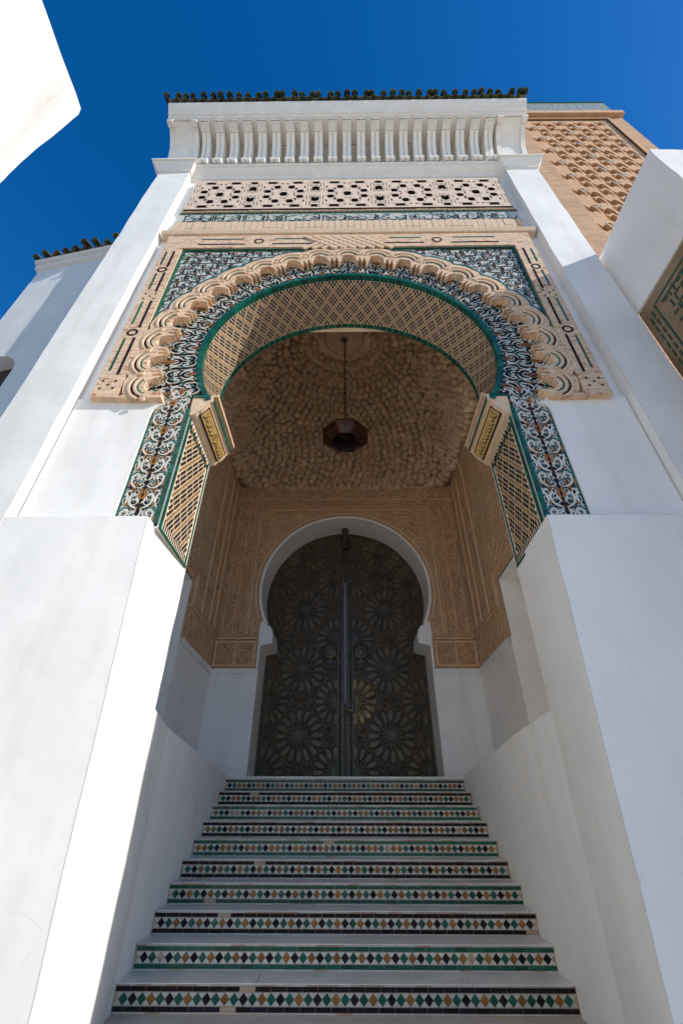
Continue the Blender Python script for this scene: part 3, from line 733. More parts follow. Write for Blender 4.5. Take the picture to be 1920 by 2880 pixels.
for k in range(-3, 4):
    cx = k*P_
    addh(hexa(cx, zc_, 80*xx, 32*zz))
    for sx in (-1, 1):
        for sz in (-1, 1):
            addh(hexa(cx+sx*78*xx, zc_+sz*70*zz, 72*xx, 27*zz)); addh(hexa(cx+sx*182*xx, zc_+sz*27*zz, 74*xx, 25*zz))
            addh(bow(cx+sx*142*xx, zc_+sz*116*zz, 108*xx, 19*zz))
            for tx in (262, 296):
                for tz in (-92, -40, 40, 92):
                    if sz > 0: addh(hexa(cx+sx*tx*xx, zc_+tz*zz, 7*xx, 30*zz))
            addh([(cx+sx*112*xx, zc_+sz*2*zz), (cx+sx*135*xx, zc_+sz*9*zz), (cx+sx*112*xx, zc_+sz*14*zz)])
            addh([(cx+sx*10*xx, zc_+sz*40*zz), (cx+sx*42*xx, zc_+sz*36*zz), (cx+sx*10*xx, zc_+sz*47*zz)])
            addh([(cx+sx*20*xx, zc_+sz*100*zz), (cx+sx*55*xx, zc_+sz*112*zz), (cx+sx*15*xx, zc_+sz*110*zz)])
            addh([(cx+sx*215*xx, zc_+sz*66*zz), (cx+sx*240*xx, zc_+sz*60*zz), (cx+sx*228*xx, zc_+sz*82*zz)])
            addh([(cx+sx*118*xx, zc_+sz*48*zz), (cx+sx*140*xx, zc_+sz*42*zz), (cx+sx*150*xx, zc_+sz*62*zz), (cx+sx*138*xx, zc_+sz*60*zz)])
    cc = cx+350*xx
    for s in (-1, 1):
        addh(arrow(cc, zc_+s*52*zz, 70*xx, 42*zz, s)); addh(bow(cc, zc_+s*116*zz, 76*xx, 20*zz))
        addh([(cc-22*xx, zc_+s*8*zz), (cc, zc_+s*18*zz), (cc+22*xx, zc_+s*8*zz), (cc, zc_+s*24*zz)])
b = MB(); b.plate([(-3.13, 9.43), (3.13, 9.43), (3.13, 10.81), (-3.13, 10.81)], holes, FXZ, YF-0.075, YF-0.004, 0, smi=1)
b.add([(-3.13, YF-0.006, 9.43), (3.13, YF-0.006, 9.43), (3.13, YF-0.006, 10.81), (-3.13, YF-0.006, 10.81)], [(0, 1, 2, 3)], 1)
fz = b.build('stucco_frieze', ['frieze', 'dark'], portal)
# thin green strap inlays between the holes
b = MB()
for h in holes:
    if len(h) < 6: continue
    cx = sum(p[0] for p in h)/len(h); cz = sum(p[1] for p in h)/len(h)
    sc = 1.5
    q = [(cx+(p[0]-cx)*1.42, cz+(p[1]-cz)*1.55) for p in h]; q2 = [(cx+(p[0]-cx)*1.30, cz+(p[1]-cz)*1.38) for p in h]
    for i in (0, 1, 3, 4):
        j = (i+1) % len(h)
        if abs(h[j][1]-h[i][1]) < 1e-4: continue
        b.add([(q[i][0], YF-0.0765, q[i][1]), (q[j][0], YF-0.0765, q[j][1]), (q2[j][0], YF-0.0765, q2[j][1]), (q2[i][0], YF-0.0765, q2[i][1])], [(0, 1, 2, 3)])
b.build('green_strap_inlay', 'teal', fz, kind='stuff')

# ---- cornice, corbels, eave -------------------------------------------------
b = MB()
b.extrude_x([(YF, 10.99), (3.50, 11.0), (3.50, 11.07), (3.485, 11.09), (3.45, 11.115), (3.40, 11.16), (3.375, 11.215), (3.345, 11.225), (3.345, 11.255), (3.33, 11.265), (3.33, 11.30), (3.60, 11.30), (3.60, 11.0)], -3.30, 3.30)
b.build('lower_cornice', 'trim', portal)
for sd in (-1, 1):
    b = MB()
    def frus(y0, x0, x1, z0, y0b, x0b, x1b, z1):
        b.add([(x0, y0, z0), (x1, y0, z0), (x1, 3.7, z0), (x0, 3.7, z0), (x0b, y0b, z1), (x1b, y0b, z1), (x1b, 3.7, z1), (x0b, 3.7, z1)],
              [(0, 1, 5, 4), (1, 2, 6, 5), (2, 3, 7, 6), (3, 0, 4, 7), (4, 5, 6, 7), (3, 2, 1, 0)])
    xa, xb = sorted((sd*3.27, sd*3.98))
    frus(3.355, xa, xb, 11.03, 3.355, xa, xb, 11.06)
    frus(3.36, xa, xb, 11.06, 3.245, xa-0.09, xb+0.09, 11.24)
    frus(3.215, xa-0.11, xb+0.11, 11.24, 3.215, xa-0.11, xb+0.11, 11.275)
    frus(3.23, xa-0.10, xb+0.10, 11.278, 3.23, xa-0.10, xb+0.10, 11.31)
    b.build('pilaster_cap', 'trim', portal)
def cav(t, y0, z0, y1, z1):        # quarter-ellipse cavetto: starts vertical, ends leaning forward
    return (y0-(y0-y1)*(1-cos(t*pi/2)), z0+(z1-z0)*sin(t*pi/2))
NB = 10
bay = [cav(i/NB, 3.84, 11.30, 3.30, 12.31) for i in range(NB+1)]
b = MB(); b.extrude_x(bay+[(3.9, 12.30), (3.9, 11.3)], -3.26, 3.26); b.build('cove', 'trim', portal)
for sd in (-1, 1):
    xa, xb = sorted((sd*3.24, sd*3.86)); b = MB()
    pr = [cav(i/NB, 3.36, 11.31, 2.86, 12.30) for i in range(NB+1)]
    b.extrude_x(pr+[(3.9, 12.30), (3.9, 11.31)], xa, xb)
    pr2 = [(p[0]-0.035, p[1]) for p in pr]
    for x0, x1 in ((xa, xa+0.09), (xb-0.09, xb)): b.extrude_x(pr2+[(3.9, 12.30), (3.9, 11.31)], x0-0.004, x1+0.004)
    for x0, x1 in ((xa-0.01, xa+0.11), (xb-0.11, xb+0.01)):
        b.box(x0, x1, 3.27, 3.36, 11.312, 11.40); b.box(x0, x1, 2.83, 2.95, 12.22, 12.32)
    b.build('cornice_end', 'trim', portal)
c = MB(); pr = [cav(i/NB, 3.335, 11.34, 2.86, 12.26) for i in range(NB+1)]
w = 0.088
for x0, x1 in ((-w, -0.009), (0.009, w)):
    c.extrude_x(pr+[(3.55, 12.3), (3.55, 11.34)], x0, x1)
c.extrude_x([(p[0]+0.03, p[1]) for p in pr]+[(3.55, 12.3), (3.55, 11.34)], -0.012, 0.012)
for z, y, h in ((12.19, 2.90, 0.03), (12.225, 2.87, 0.035), (12.262, 2.84, 0.04)): c.box(-w-0.008, w+0.008, y, 3.1, z, z+h)
for s in (-1, 1):
    x0, x1 = sorted((s*0.008, s*(w+0.004)))
    for yc, zc, rr_ in ((3.305, 11.375, 0.052), (3.315, 11.465, 0.042)):
        c.extrude_x([(yc+rr_*cos(2*pi*i/10), zc+rr_*sin(2*pi*i/10)) for i in range(10)], x0, x1)
cm = c.mesh('corbel', 'trim')
for k in range(21): inst('corbel', cm, portal, (-3.07+k*0.307, 0, 0))
b = MB(); b.extrude_x([(3.2, 12.31), (2.82, 12.31), (2.82, 12.36), (2.80, 12.37), (2.80, 12.395), (2.775, 12.40), (2.755, 12.44), (2.755, 12.455), (2.72, 12.50), (2.66, 12.58), (2.64, 12.62), (2.64, 12.64), (3.6, 12.95), (3.6, 12.31)], -3.86, 3.86)
b.build('eave_fascia', 'trim', portal)
# roof tiles: caps and channels
def half_tube(r, y0, z0, y1, z1, up, n=8, th=0.014):
    t = MB(); L_ = Vector((0, y1-y0, z1-z0)).normalized(); nz = Vector((0, -L_.z, L_.y))
    for rr_, fl in ((r, 0), (r-th, 1)):
        vs = []
        for (y, z) in ((y0, z0), (y1, z1)):
            for i in range(n+1):
                a = pi*i/n; v = Vector((rr_*cos(a), 0, 0))+nz*(rr_*sin(a)*(1 if up else -1)); vs.append((v.x, y+v.y, z+v.z))
        t.add(vs, [(i, i+1, n+2+i, n+1+i) for i in range(n)])
    t.add([t.v[i] for i in range(n+1)]+[t.v[2*(n+1)+i] for i in range(n+1)], [(i, i+1, n+2+i, n+1+i) for i in range(n)])
    return t
ts = half_tube(0.062, 2.53, 12.73, 3.5, 13.22, True).mesh('roof_tile', 'roof', True)
tc_ = half_tube(0.112, 2.545, 12.79, 3.5, 13.26, False).mesh('roof_tile', 'roof', True)
SPC = 7.76/40
for k in range(41):
    j = (k % 9 == 4)
    inst('roof_tile', ts, portal, (-3.88+k*SPC+random.uniform(-0.008, 0.008), random.uniform(-0.02, 0.012), random.uniform(-0.008, 0.008)), (0, 0, random.uniform(-0.02, 0.02)))
    if k < 40: inst('roof_tile', tc_, portal, (-3.88+(k+0.5)*SPC+random.uniform(-0.006, 0.006), random.uniform(-0.01, 0.02), 0))

# ------------------------------------------------------------------ hall behind the arch (part of the portal)
YW, YD = 8.70, 9.40; HW = 2.62
LZ = 0.47
hallx = lambda u, v, d: (u+HX, d, v)
dh = [(-1.70, LZ-0.2), (1.70, LZ-0.2), (1.70, 2.74), (1.66, 2.76)] + [(1.47, 2.80), (1.47, 2.98)] + [(1.47+0.14*(1-cos(radians(a))), 2.98+0.20*sin(radians(a))) for a in (30, 60, 90)]
ac = [(1.80*cos(radians(a)), 4.02+1.80*sin(radians(a))) for a in range(-26, 207, 4)]
dh = dh + ac
dh += [(-p[0], p[1]) for p in reversed(dh[3:9])] + [(-1.70, 2.74)]
# white wall ring + dado: one plate from the floor to the dado top, plus the arch surround
b = MB()
lowo = [(-HW, LZ-0.2), (-1.70, LZ-0.2), (-1.70, 2.30), (-HW, 2.30)]
for s in (1, -1):
    b = MB(); b.plate([(s*p[0], p[1]) for p in lowo], [], hallx, YW, YD+0.3)
    b.build('dado', 'polish', portal)
    b = MB(); q = sorted((s*1.76, s*HW)); b.box(q[0]+HX, q[1]+HX, YW-0.03, YW, 2.20, 2.30)
    b.build('dado_ledge', 'polish', portal)
b = MB()
top_outer = [(-HW, 2.302), (HW, 2.302), (HW, 7.2), (-HW, 7.2)]
hl = [(-1.745, 2.303), (1.745, 2.303), (1.745, 3.22)] + [(1.86*cos(radians(a)), 4.02+1.86*sin(radians(a))) for a in range(-24, 205, 4)] + [(-1.745, 3.22)]
cut = [(-HW, 2.302), (-1.745, 2.302), (-1.745, 3.22)] + [(1.86*cos(radians(a)), 4.02+1.86*sin(radians(a))) for a in range(204, -25, -4)] + [(1.745, 3.22), (1.745, 2.302), (HW, 2.302), (HW, 7.2), (-HW, 7.2)]
b.plate(cut, [], hallx, YW, YW+0.2)
b.build('carved_back_wall', 'carved', portal)
# white arch surround and reveal
b = MB()
i0 = [(1.70, 2.30), (1.70, 2.74), (1.66, 2.76), (1.47, 2.80), (1.47, 2.96)] + [(1.47+0.15*(1-cos(radians(a))), 2.96+0.22*sin(radians(a))) for a in (30, 60, 90)] + ac
i0 = i0 + [(-p[0], p[1]) for p in reversed(i0[:8])]
o0 = [(1.745, 2.30), (1.745, 2.80), (1.755, 2.82), (1.755, 3.22)] + [(1.858*cos(radians(a)), 4.02+1.858*sin(radians(a))) for a in range(-24, 205, 4)]
o0 = o0 + [(-1.755, 3.22), (-1.755, 2.82), (-1.745, 2.80), (-1.745, 2.30)]
b.plate(o0+list(reversed(i0)), [], hallx, YW-0.03, YD+0.3)
b.build('door_arch_surround', 'polish', portal)
# mouldings on the back wall
b = MB()
def bar(x0, x1, z0, z1, y0=YW-0.035, y1=YW): b.box(x0+HX, x1+HX, y0, y1, z0, z1)
for s in (-1, 1):
    for xq, wq in ((1.99, 0.05), (2.06, 0.03), (2.29, 0.03), (2.52, 0.03)):
        xa, xb = sorted((s*xq, s*(xq+wq))); bar(xa, xb, 2.98, 6.30 if xq < 2.1 else 6.65)
    xa, xb = sorted((s*1.80, s*HW)); bar(xa, xb, 2.88, 2.92); bar(xa, xb, 2.94, 2.96)
    xa, xb = sorted((s*1.78, s*HW)); bar(xa, xb, 2.34, 2.38); bar(xa, xb, 2.80, 2.84)
    for xq in (1.79, 2.18, 2.57): xa, xb = sorted((s*xq, s*(xq+0.04))); bar(xa, xb, 2.382, 2.798)
bar(-2.10, 2.10, 6.05, 6.10); bar(-2.10, 2.10, 6.14, 6.17); bar(-HW, HW, 6.36, 6.41); bar(-HW, HW, 6.70, 6.75, YW-0.06)
n = 40
arcm = [radians(-22+224*i/n) for i in range(n+1)]
for r0_, r1_ in ((1.90, 1.96),):
    b.add([(r*cos(a)+HX, YW-0.03, 4.02+r*sin(a)) for r in (r0_, r1_) for a in arcm], [(i, i+1, n+2+i, n+1+i) for i in range(n)])
for k in range(15): bar(-2.4+k*0.34, -2.37+k*0.34, 6.412, 6.698, YW-0.03)
b.build('plaster_mouldings', 'mould', portal)
# carved relief: small arabesque strokes and cusps standing on the ground
def relief(mb, x0, x1, z0, z1, st, fn, d0, keep=None, sz=0.05):
    nx = int((x1-x0)/st); nz = int((z1-z0)/st)
    for i in range(nx):
        for j in range(nz):
            x = x0+(i+0.5)*st+random.uniform(-0.25, 0.25)*st; z = z0+(j+0.5)*st+random.uniform(-0.25, 0.25)*st
            if keep and not keep(x, z): continue
            a = random.uniform(0, 2*pi); l_ = sz*random.uniform(0.7, 1.2)
            P = [(x+l_*cos(a), z+l_*sin(a)), (x+0.4*l_*cos(a+1.2), z+0.4*l_*sin(a+1.2)), (x-l_*cos(a), z-l_*sin(a))]
            p3 = spline(P, 3); w = sz*0.32
            N = len(p3); top = []; bot = []
            for k in range(N):
                q = p3[min(N-1, k+1)]; o = p3[max(0, k-1)]; tx, tz = q[0]-o[0], q[1]-o[1]; L_ = sqrt(tx*tx+tz*tz) or 1
                ww = w*sin(pi*(k+0.5)/N)
                top.append(fn(p3[k][0], p3[k][1], d0-0.03)); bot.append((fn(p3[k][0]-tz/L_*ww, p3[k][1]+tx/L_*ww, d0), fn(p3[k][0]+tz/L_*ww, p3[k][1]-tx/L_*ww, d0)))
            vs = [q for q in top]+[q[0] for q in bot]+[q[1] for q in bot]
            mb.add(vs, [(k, k+1, N+k+1, N+k) for k in range(N-1)]+[(k, k+1, 2*N+k+1, 2*N+k) for k in range(N-1)])
b = MB()
for s in (-1, 1):
    for xa, xb in ((2.09, 2.29), (2.32, 2.52)):
        q = sorted((s*xa, s*xb)); relief(b, q[0], q[1], 2.98, 6.33, 0.075, hallx, YW-0.002, sz=0.05)
    for xa, xb in ((1.84, 2.17), (2.23, 2.56)):
        q = sorted((s*xa, s*xb)); relief(b, q[0], q[1], 2.40, 2.78, 0.06, hallx, YW-0.002, sz=0.04)
kp = lambda x, z: sqrt(x*x+(z-4.02)**2) > 2.0
relief(b, -1.97, 1.97, 4.3, 6.03, 0.10, hallx, YW-0.002, keep=kp, sz=0.062)
relief(b, -2.5, 2.5, 6.18, 6.35, 0.075, hallx, YW-0.002, sz=0.05)
b.build('carved_relief', 'mould', portal, kind='stuff')
# side walls with an alcove each
for s in (-1, 1):
    sx = lambda u, v, d, s=s: (s*(HW+d)+HX, u, v)
    b = MB()
    b.plate([(YB, 2.302), (4.56, 2.302), (4.56, 3.30), (6.80, 3.30), (6.80, 2.302), (YW, 2.302), (YW, 7.3), (YB, 7.3)], [], sx, 0.0, 0.02)
    b.build('carved_side_wall', 'carved', portal)
    b = MB(); b.plate([(6.80, LZ-0.2), (YW, LZ-0.2), (YW, 2.30), (6.80, 2.30)], [], sx, 0.0, 0.02, sides=False)
    b.add([sx(6.80, LZ-0.2, 0), sx(6.80, 3.30, 0), sx(6.80, 3.30, 0.8), sx(6.80, LZ-0.2, 0.8)], [(0, 1, 2, 3)])
    b.add([sx(4.56, LZ-0.2, 0), sx(4.56, 3.30, 0), sx(4.56, 3.30, 0.8), sx(4.56, LZ-0.2, 0.8)], [(0, 1, 2, 3)])
    b.add([sx(4.56, LZ-0.2, 0.8), sx(6.80, LZ-0.2, 0.8), sx(6.80, 3.30, 0.8), sx(4.56, 3.30, 0.8)], [(0, 1, 2, 3)])
    b.add([sx(4.56, 3.30, 0), sx(6.80, 3.30, 0), sx(6.80, 3.30, 0.8), sx(4.56, 3.30, 0.8)], [(0, 1, 2, 3)])
    b.add([sx(6.78, 2.20, -0.03), sx(YW, 2.20, -0.03), sx(YW, 2.30, -0.03), sx(6.78, 2.30, -0.03)], [(0, 1, 2, 3)])
    b.add([sx(6.78, 2.20, -0.03), sx(YW, 2.20, -0.03), sx(YW, 2.20, 0.0), sx(6.78, 2.20, 0.0)], [(0, 1, 2, 3)])
    b.build('alcove', 'polish', portal)
    b = MB()
    for z0, z1 in ((2.88, 2.92), (2.95, 2.97)):
        xa, xb = sorted((s*(HW-0.03)+HX, s*HW+HX)); b.box(xa, xb, 6.95, YW, z0, z1)
    for z0, z1 in ((3.45, 3.49), (3.53, 3.55)):
        xa, xb = sorted((s*(HW-0.03)+HX, s*HW+HX)); b.box(xa, xb, YB+0.1, 6.95, z0, z1)
    for yq in (6.95, 7.02): b.box(xa, xb, yq, yq+0.035, 2.92, 3.45)
    for yq in (7.5, 8.0, 8.35): b.box(xa, xb, yq, yq+0.03, 2.98, 6.5)
    b.build('side_mouldings', 'mould', portal)
# landing floor and hall ends
b = MB(); b.box(-HW+HX, HW+HX, 8.07, YD+0.35, LZ-0.25, LZ-0.003); b.build('landing', 'marble', portal)
# inner face of the portal wall, hall roof shell (dome) and the muqarnas
b = MB()
io = [(-HW, 2.28), (-1.97, 2.28), (-1.97, 4.1)] + [(1.975*cos(radians(a)), ZC+1.975*sin(radians(a))) for a in range(210, -31, -5)] + [(1.97, 4.1), (1.97, 2.28), (HW, 2.28), (HW, 10.6), (-HW, 10.6)]
b.plate(io, [], FXZ, YB+0.004, YB+0.02, sides=False); b.build('inner_wall', 'carved', portal)
DY = (YB+YW)/2; DH = 3.05; DZ = 6.75
def dome(t, ang):
    """t 0..1 up the vault; plan blends from the rectangle to a circle"""
    k = sqrt(max(0.0, 1-t**2.2)); c_, s_ = cos(ang), sin(ang); e = 2/(2+6*(1-t)**2)
    px = (abs(c_)**e)*(1 if c_ > 0 else -1); py = (abs(s_)**e)*(1 if s_ > 0 else -1)
    return Vector((HX+px*HW*k, DY+py*(YW-YB)/2*k, DZ+t*DH))
b = MB(); na, nt2 = 64, 20
vs = [dome(j/nt2, 2*pi*i/na)+Vector((0, 0, 0.14)) for j in range(nt2+1) for i in range(na)]
b.add(vs, [(j*na+i, j*na+(i+1) % na, (j+1)*na+(i+1) % na, (j+1)*na+i) for j in range(nt2) for i in range(na)])
b.add([(-HW-0.3, YB, 10.2), (HW+0.3, YB, 10.2), (HW+0.3, YD+0.6, 10.2), (-HW-0.3, YD+0.6, 10.2)], [(0, 1, 2, 3)])
b.add([(-HW-0.9, YB+0.02, 2.0), (-HW-0.9, YD+0.6, 2.0), (-HW-0.9, YD+0.6, 10.2), (-HW-0.9, YB+0.02, 10.2)], [(0, 1, 2, 3)])
b.add([(HW+0.9, YB+0.02, 2.0), (HW+0.9, YD+0.6, 2.0), (HW+0.9, YD+0.6, 10.2), (HW+0.9, YB+0.02, 10.2)], [(0, 1, 2, 3)])
vault = b.build('vault', 'muq', portal)
def muq_cell(seed):
    """a rounded, broken-edged pendant block, about one unit across, bulging towards -y"""
    rd = random.Random(seed); t = MB(); n = 7; vs = []
    for r, d in ((0.46, 0.35), (0.49, -0.16), (0.30, -0.46)):
        ph = rd.uniform(0, 1)
        for i in range(n):
            a = 2*pi*(i+ph*0.3)/n; q = r*rd.uniform(0.82, 1.1); vs.append((q*cos(a), d+rd.uniform(-0.08, 0.08), q*sin(a)*1.12))
    vs.append((rd.uniform(-0.1, 0.1), -0.56, rd.uniform(-0.15, 0.05)))
    fs = [(k*n+i, k*n+(i+1) % n, (k+1)*n+(i+1) % n, (k+1)*n+i) for k in range(2) for i in range(n)]+[(2*n+i, 2*n+(i+1) % n, 3*n) for i in range(n)]
    t.add(vs, fs); return t
cells = [muq_cell(s) for s in range(8)]
cmesh = [c_.mesh('muqarnas_cell', 'muq') for c_ in cells]
slots_ = []
NTI = 24
for j in range(NTI):
    t = 0.005+0.955*(j/(NTI-1))**0.92
    rad = sqrt(max(0.02, 1-t**2.2)); nc = max(6, int(2*pi*2.4*rad/0.19))
    ring = [dome(t, 2*pi*q/360) for q in range(361)]
    cum = [0.0]
    for q in range(360): cum.append(cum[-1]+(ring[q+1]-ring[q]).length)
    nc = max(6, int(cum[-1]/0.178)); q = 0
    for i in range(nc):
        d_ = cum[-1]*(i+0.5*(j % 2)+random.uniform(-0.04, 0.04)+0.2)/nc % cum[-1]
        while q < 359 and cum[q+1] < d_: q += 1
        if cum[q] > d_: q = 0
        while q < 359 and cum[q+1] < d_: q += 1
        p = ring[q].lerp(ring[q+1], (d_-cum[q])/max(1e-6, cum[q+1]-cum[q]))
        if p.y < 5.3: continue
        slots_.append((p, 0.0, t))
slots_.sort(key=lambda s: s[0].x**2+s[0].y**2)
rest = MB()
for q, (p, a, t) in enumerate(slots_):
    inward = Vector((HX-p.x, DY-p.y, 0)); inward.normalize()
    ax_y = -(inward*(1-0.75*t*t)+Vector((0, 0, -0.25-1.2*t*t))).normalized()     # local +y points out of the hall
    ax_x = Vector((0, 0, 1)).cross(ax_y); ax_x = -ax_x.normalized(); ax_z = ax_x.cross(ax_y)
    s = random.uniform(0.14, 0.205); p = p+inward*random.uniform(-0.02, 0.11)*(1-t)+Vector((0, 0, random.uniform(-0.05, 0.03)))
    mtx = Matrix(((ax_x.x, ax_y.x, ax_z.x, p.x), (ax_x.y, ax_y.y, ax_z.y, p.y), (ax_x.z, ax_y.z, ax_z.z, p.z), (0, 0, 0, 1))) @ Matrix.Rotation(random.uniform(-0.35, 0.35), 4, 'Y') @ Matrix.Diagonal((s*random.uniform(0.8, 1.2), s*random.uniform(0.8, 1.5), s*random.uniform(0.95, 1.25), 1))
    k = random.randrange(8)
    if q < 300:
        o = bpy.data.objects.new('muqarnas_cell', cmesh[k]); COL.objects.link(o); o.parent = vault; o.matrix_local = mtx
    else:
        rest.add([mtx @ Vector(v) for v in cells[k].v], cells[k].f)
rest.build('muqarnas_field', 'muq', vault, kind='stuff')
b = MB(); b.lathe([(0.10, 0.0), (0.14, -0.02), (0.32, 0.0), (0.36, -0.05), (0.44, -0.06), (0.50, 0.0), (0.52, 0.12)], 16, (HX, DY-0.12, DZ+DH-0.08)); b.build('ceiling_rosette', 'muq', vault, True)

# ------------------------------------------------------------------ door leaves (parts of the portal)
def rosette(R, n=16, half=None, mats=1):
    t = MB()
    def ok(a): return True
    for k in range(n):
        a = 2*pi*k/n
        if half is not None and cos(a-half) < -0.12: continue
        ca_, sa_ = cos(a), sin(a); tx, tz = -sa_, ca_
        def P(r, s, d): return (r*ca_+s*tx, -d, r*sa_+s*tz)
        w = R*0.135
        t.add([P(R*0.34, 0, 0.004), P(R*0.62, w, 0.004), P(R*0.92, w*0.95, 0.004), P(R*1.0, 0, 0.004), P(R*0.92, -w*0.95, 0.004), P(R*0.62, -w, 0.004),
               P(R*0.45, 0, 0.022), P(R*0.64, w*0.62, 0.022), P(R*0.88, w*0.6, 0.022), P(R*0.93, 0, 0.022), P(R*0.88, -w*0.6, 0.022), P(R*0.64, -w*0.62, 0.022)],
              [(i, (i+1) % 6, 6+(i+1) % 6, 6+i) for i in range(6)]+[tuple(range(6, 12))])
        # inner rays
        a2 = a+pi/n; c2, s2 = cos(a2), sin(a2); t2x, t2z = -s2, c2
        def Q(r, s, d): return (r*c2+s*t2x, -d, r*s2+s*t2z)
        t.add([Q(R*0.20, R*0.02, 0.02), Q(R*0.58, R*0.012, 0.02), Q(R*0.58, -R*0.012, 0.02), Q(R*0.20, -R*0.02, 0.02), Q(R*0.2, R*0.034, 0.003), Q(R*0.6, R*0.024, 0.003), Q(R*0.6, -R*0.024, 0.003), Q(R*0.2, -R*0.034, 0.003)],
              [(0, 1, 2, 3), (0, 4, 5, 1), (2, 3, 7, 6), (1, 5, 6, 2)])
        # small kite between petal tips
        t.add([Q(R*0.98, 0, 0.004), Q(R*1.08, R*0.07, 0.004), Q(R*1.2, 0, 0.004), Q(R*1.08, -R*0.07, 0.004), Q(R*1.08, 0, 0.02)], [(0, 1, 4), (1, 2, 4), (2, 3, 4), (3, 0, 4)])
    if half is None: ns = [2*pi*i/16 for i in range(16)]
    else: ns = [half-pi/2+pi*i/8 for i in range(9)]
    rr_ = [R*0.17*cos(a) for a in ns], [R*0.17*sin(a) for a in ns]
    t.add([(x, -0.03, z) for x, z in zip(*rr_)], [tuple(range(len(ns)))])
    return t
def star(R, n=5):
    t = MB(); vs = []
    for i in range(2*n):
        r = R if i % 2 == 0 else R*0.48; a = pi*i/n+pi/2; vs.append((r*cos(a), -0.003, r*sin(a)))
    vs.append((0, -0.022, 0)); t.add(vs, [(i, (i+1) % (2*n), 2*n) for i in range(2*n)]); return t
rf = rosette(0.50).mesh('door_rosette', 'bronze2'); rl = rosette(0.46, half=0.0).mesh('door_rosette', 'bronze2'); rr2 = rosette(0.46, half=pi).mesh('door_rosette', 'bronze2')
rbr = rosette(0.46, half=0.0).mesh('door_rosette', 'brass')
st5 = star(0.075).mesh('door_star', 'bronze2'); st6 = star(0.055, 6).mesh('door_star', 'bronze2')
for s in (-1, 1):
    b = MB(); xa, xb = (-1.86, -0.006) if s < 0 else (0.006, 1.86)
    b.box(xa+HX, xb+HX, YD, YD+0.09, LZ, 6.1)
    leaf = b.build('door_leaf', 'bronze', portal)
    cxl = s*0.90
    b = MB()
    for xq in ((0.03, 0.075), (0.14, 0.165), (1.60, 1.625), (1.675, 1.70)):
        q = sorted((s*xq[0], s*xq[1])); b.box(q[0]+HX, q[1]+HX, YD-0.018, YD, LZ, 6.0)
    b.build('door_strip', 'bronze2', leaf)
    b = MB()
    z = LZ+0.04
    while z < 5.6:
        for xq in (0.108, 1.65): b.lathe([(0.022, 0), (0.016, 0.014), (0.0, 0.02)], 6, (s*xq+HX, 0, 0))
        nv = len(b.v)
        for i in range(nv-36, nv):
            x_, y_, z_ = b.v[i]; cxx = s*(0.108 if i < nv-18 else 1.65)+HX
            b.v[i] = (x_, YD-z_-0.001, z+y_)
        z += 0.075
    b.build('door_studs', 'bronze2', leaf, kind='stuff')
    for zq in (5.28, 3.80, 2.48, 1.22): inst('door_rosette', rf, leaf, (cxl+HX, YD, zq), (0, random.uniform(-0.05, 0.05), 0))
    for zq in (4.54, 3.13, 1.84, 0.60):
        near, far = (s*0.19, s*1.58)
        inst('door_rosette', (rbr if (s > 0 and zq == 1.84) else rl) if s > 0 else rr2, leaf, (near+HX, YD, zq))
        inst('door_rosette', rr2 if s > 0 else rl, leaf, (far+HX, YD, zq))
    rd = random.Random(5)
    pts = [(cxl, 5.28), (cxl, 3.80), (cxl, 2.48), (cxl, 1.22)]+[(x_, z_) for x_ in (s*0.19, s*1.58) for z_ in (4.54, 3.13, 1.84, 0.60)]
    cnt = 0
    for i in range(14):
        for j in range(44):
            x_ = s*(0.22+i*0.105)+(0.05 if j % 2 else 0)*s; z_ = 0.58+j*0.118
            if abs(x_) > 1.56 or min((x_-p[0])**2+(z_-p[1])**2 for p in pts) < 0.565**2: continue
            inst('door_star', st5 if (i+j) % 2 else st6, leaf, (x_+HX, YD, z_), (0, rd.uniform(0, 6), 0))
    # knocker: pierced round boss with a pendant
    b = MB(); kx = s*0.33+HX-0.0
    n = 24
    rings = [(0.0, 0.085), (0.05, 0.08), (0.06, 0.07), (0.10, 0.066), (0.105, 0.056), (0.14, 0.05), (0.15, 0.058), (0.16, 0.04), (0.165, 0.0)]
    vs = [(kx+r*cos(2*pi*i/n), YD-0.02-d, 2.82+r*sin(2*pi*i/n)) for r, d in rings for i in range(n)]
    b.add(vs, [(k*n+i, k*n+(i+1) % n, (k+1)*n+(i+1) % n, (k+1)*n+i) for k in range(len(rings)-1) for i in range(n)])
    b.box(kx-0.05, kx+0.05, YD-0.07, YD, 2.58, 2.66); b.box(kx-0.018, kx+0.018, YD-0.06, YD, 2.49, 2.58)
    b.build('knocker', 'bronze2', leaf)
    b = MB()
    for k in range(12):
        a = 2*pi*k/12
        for r, q in ((0.082, 0.011), (0.128, 0.013)):
            cx_, cz_ = kx+r*cos(a+(0.26 if r > 0.1 else 0)), 2.82+r*sin(a+(0.26 if r > 0.1 else 0))
            b.add([(cx_-q, YD-0.095+0.25*(r-0.08), cz_), (cx_, YD-0.095+0.25*(r-0.08), cz_-q), (cx_+q, YD-0.095+0.25*(r-0.08), cz_), (cx_, YD-0.095+0.25*(r-0.08), cz_+q)], [(0, 1, 2, 3)])
    b.build('knocker_piercing', 'dark', leaf)
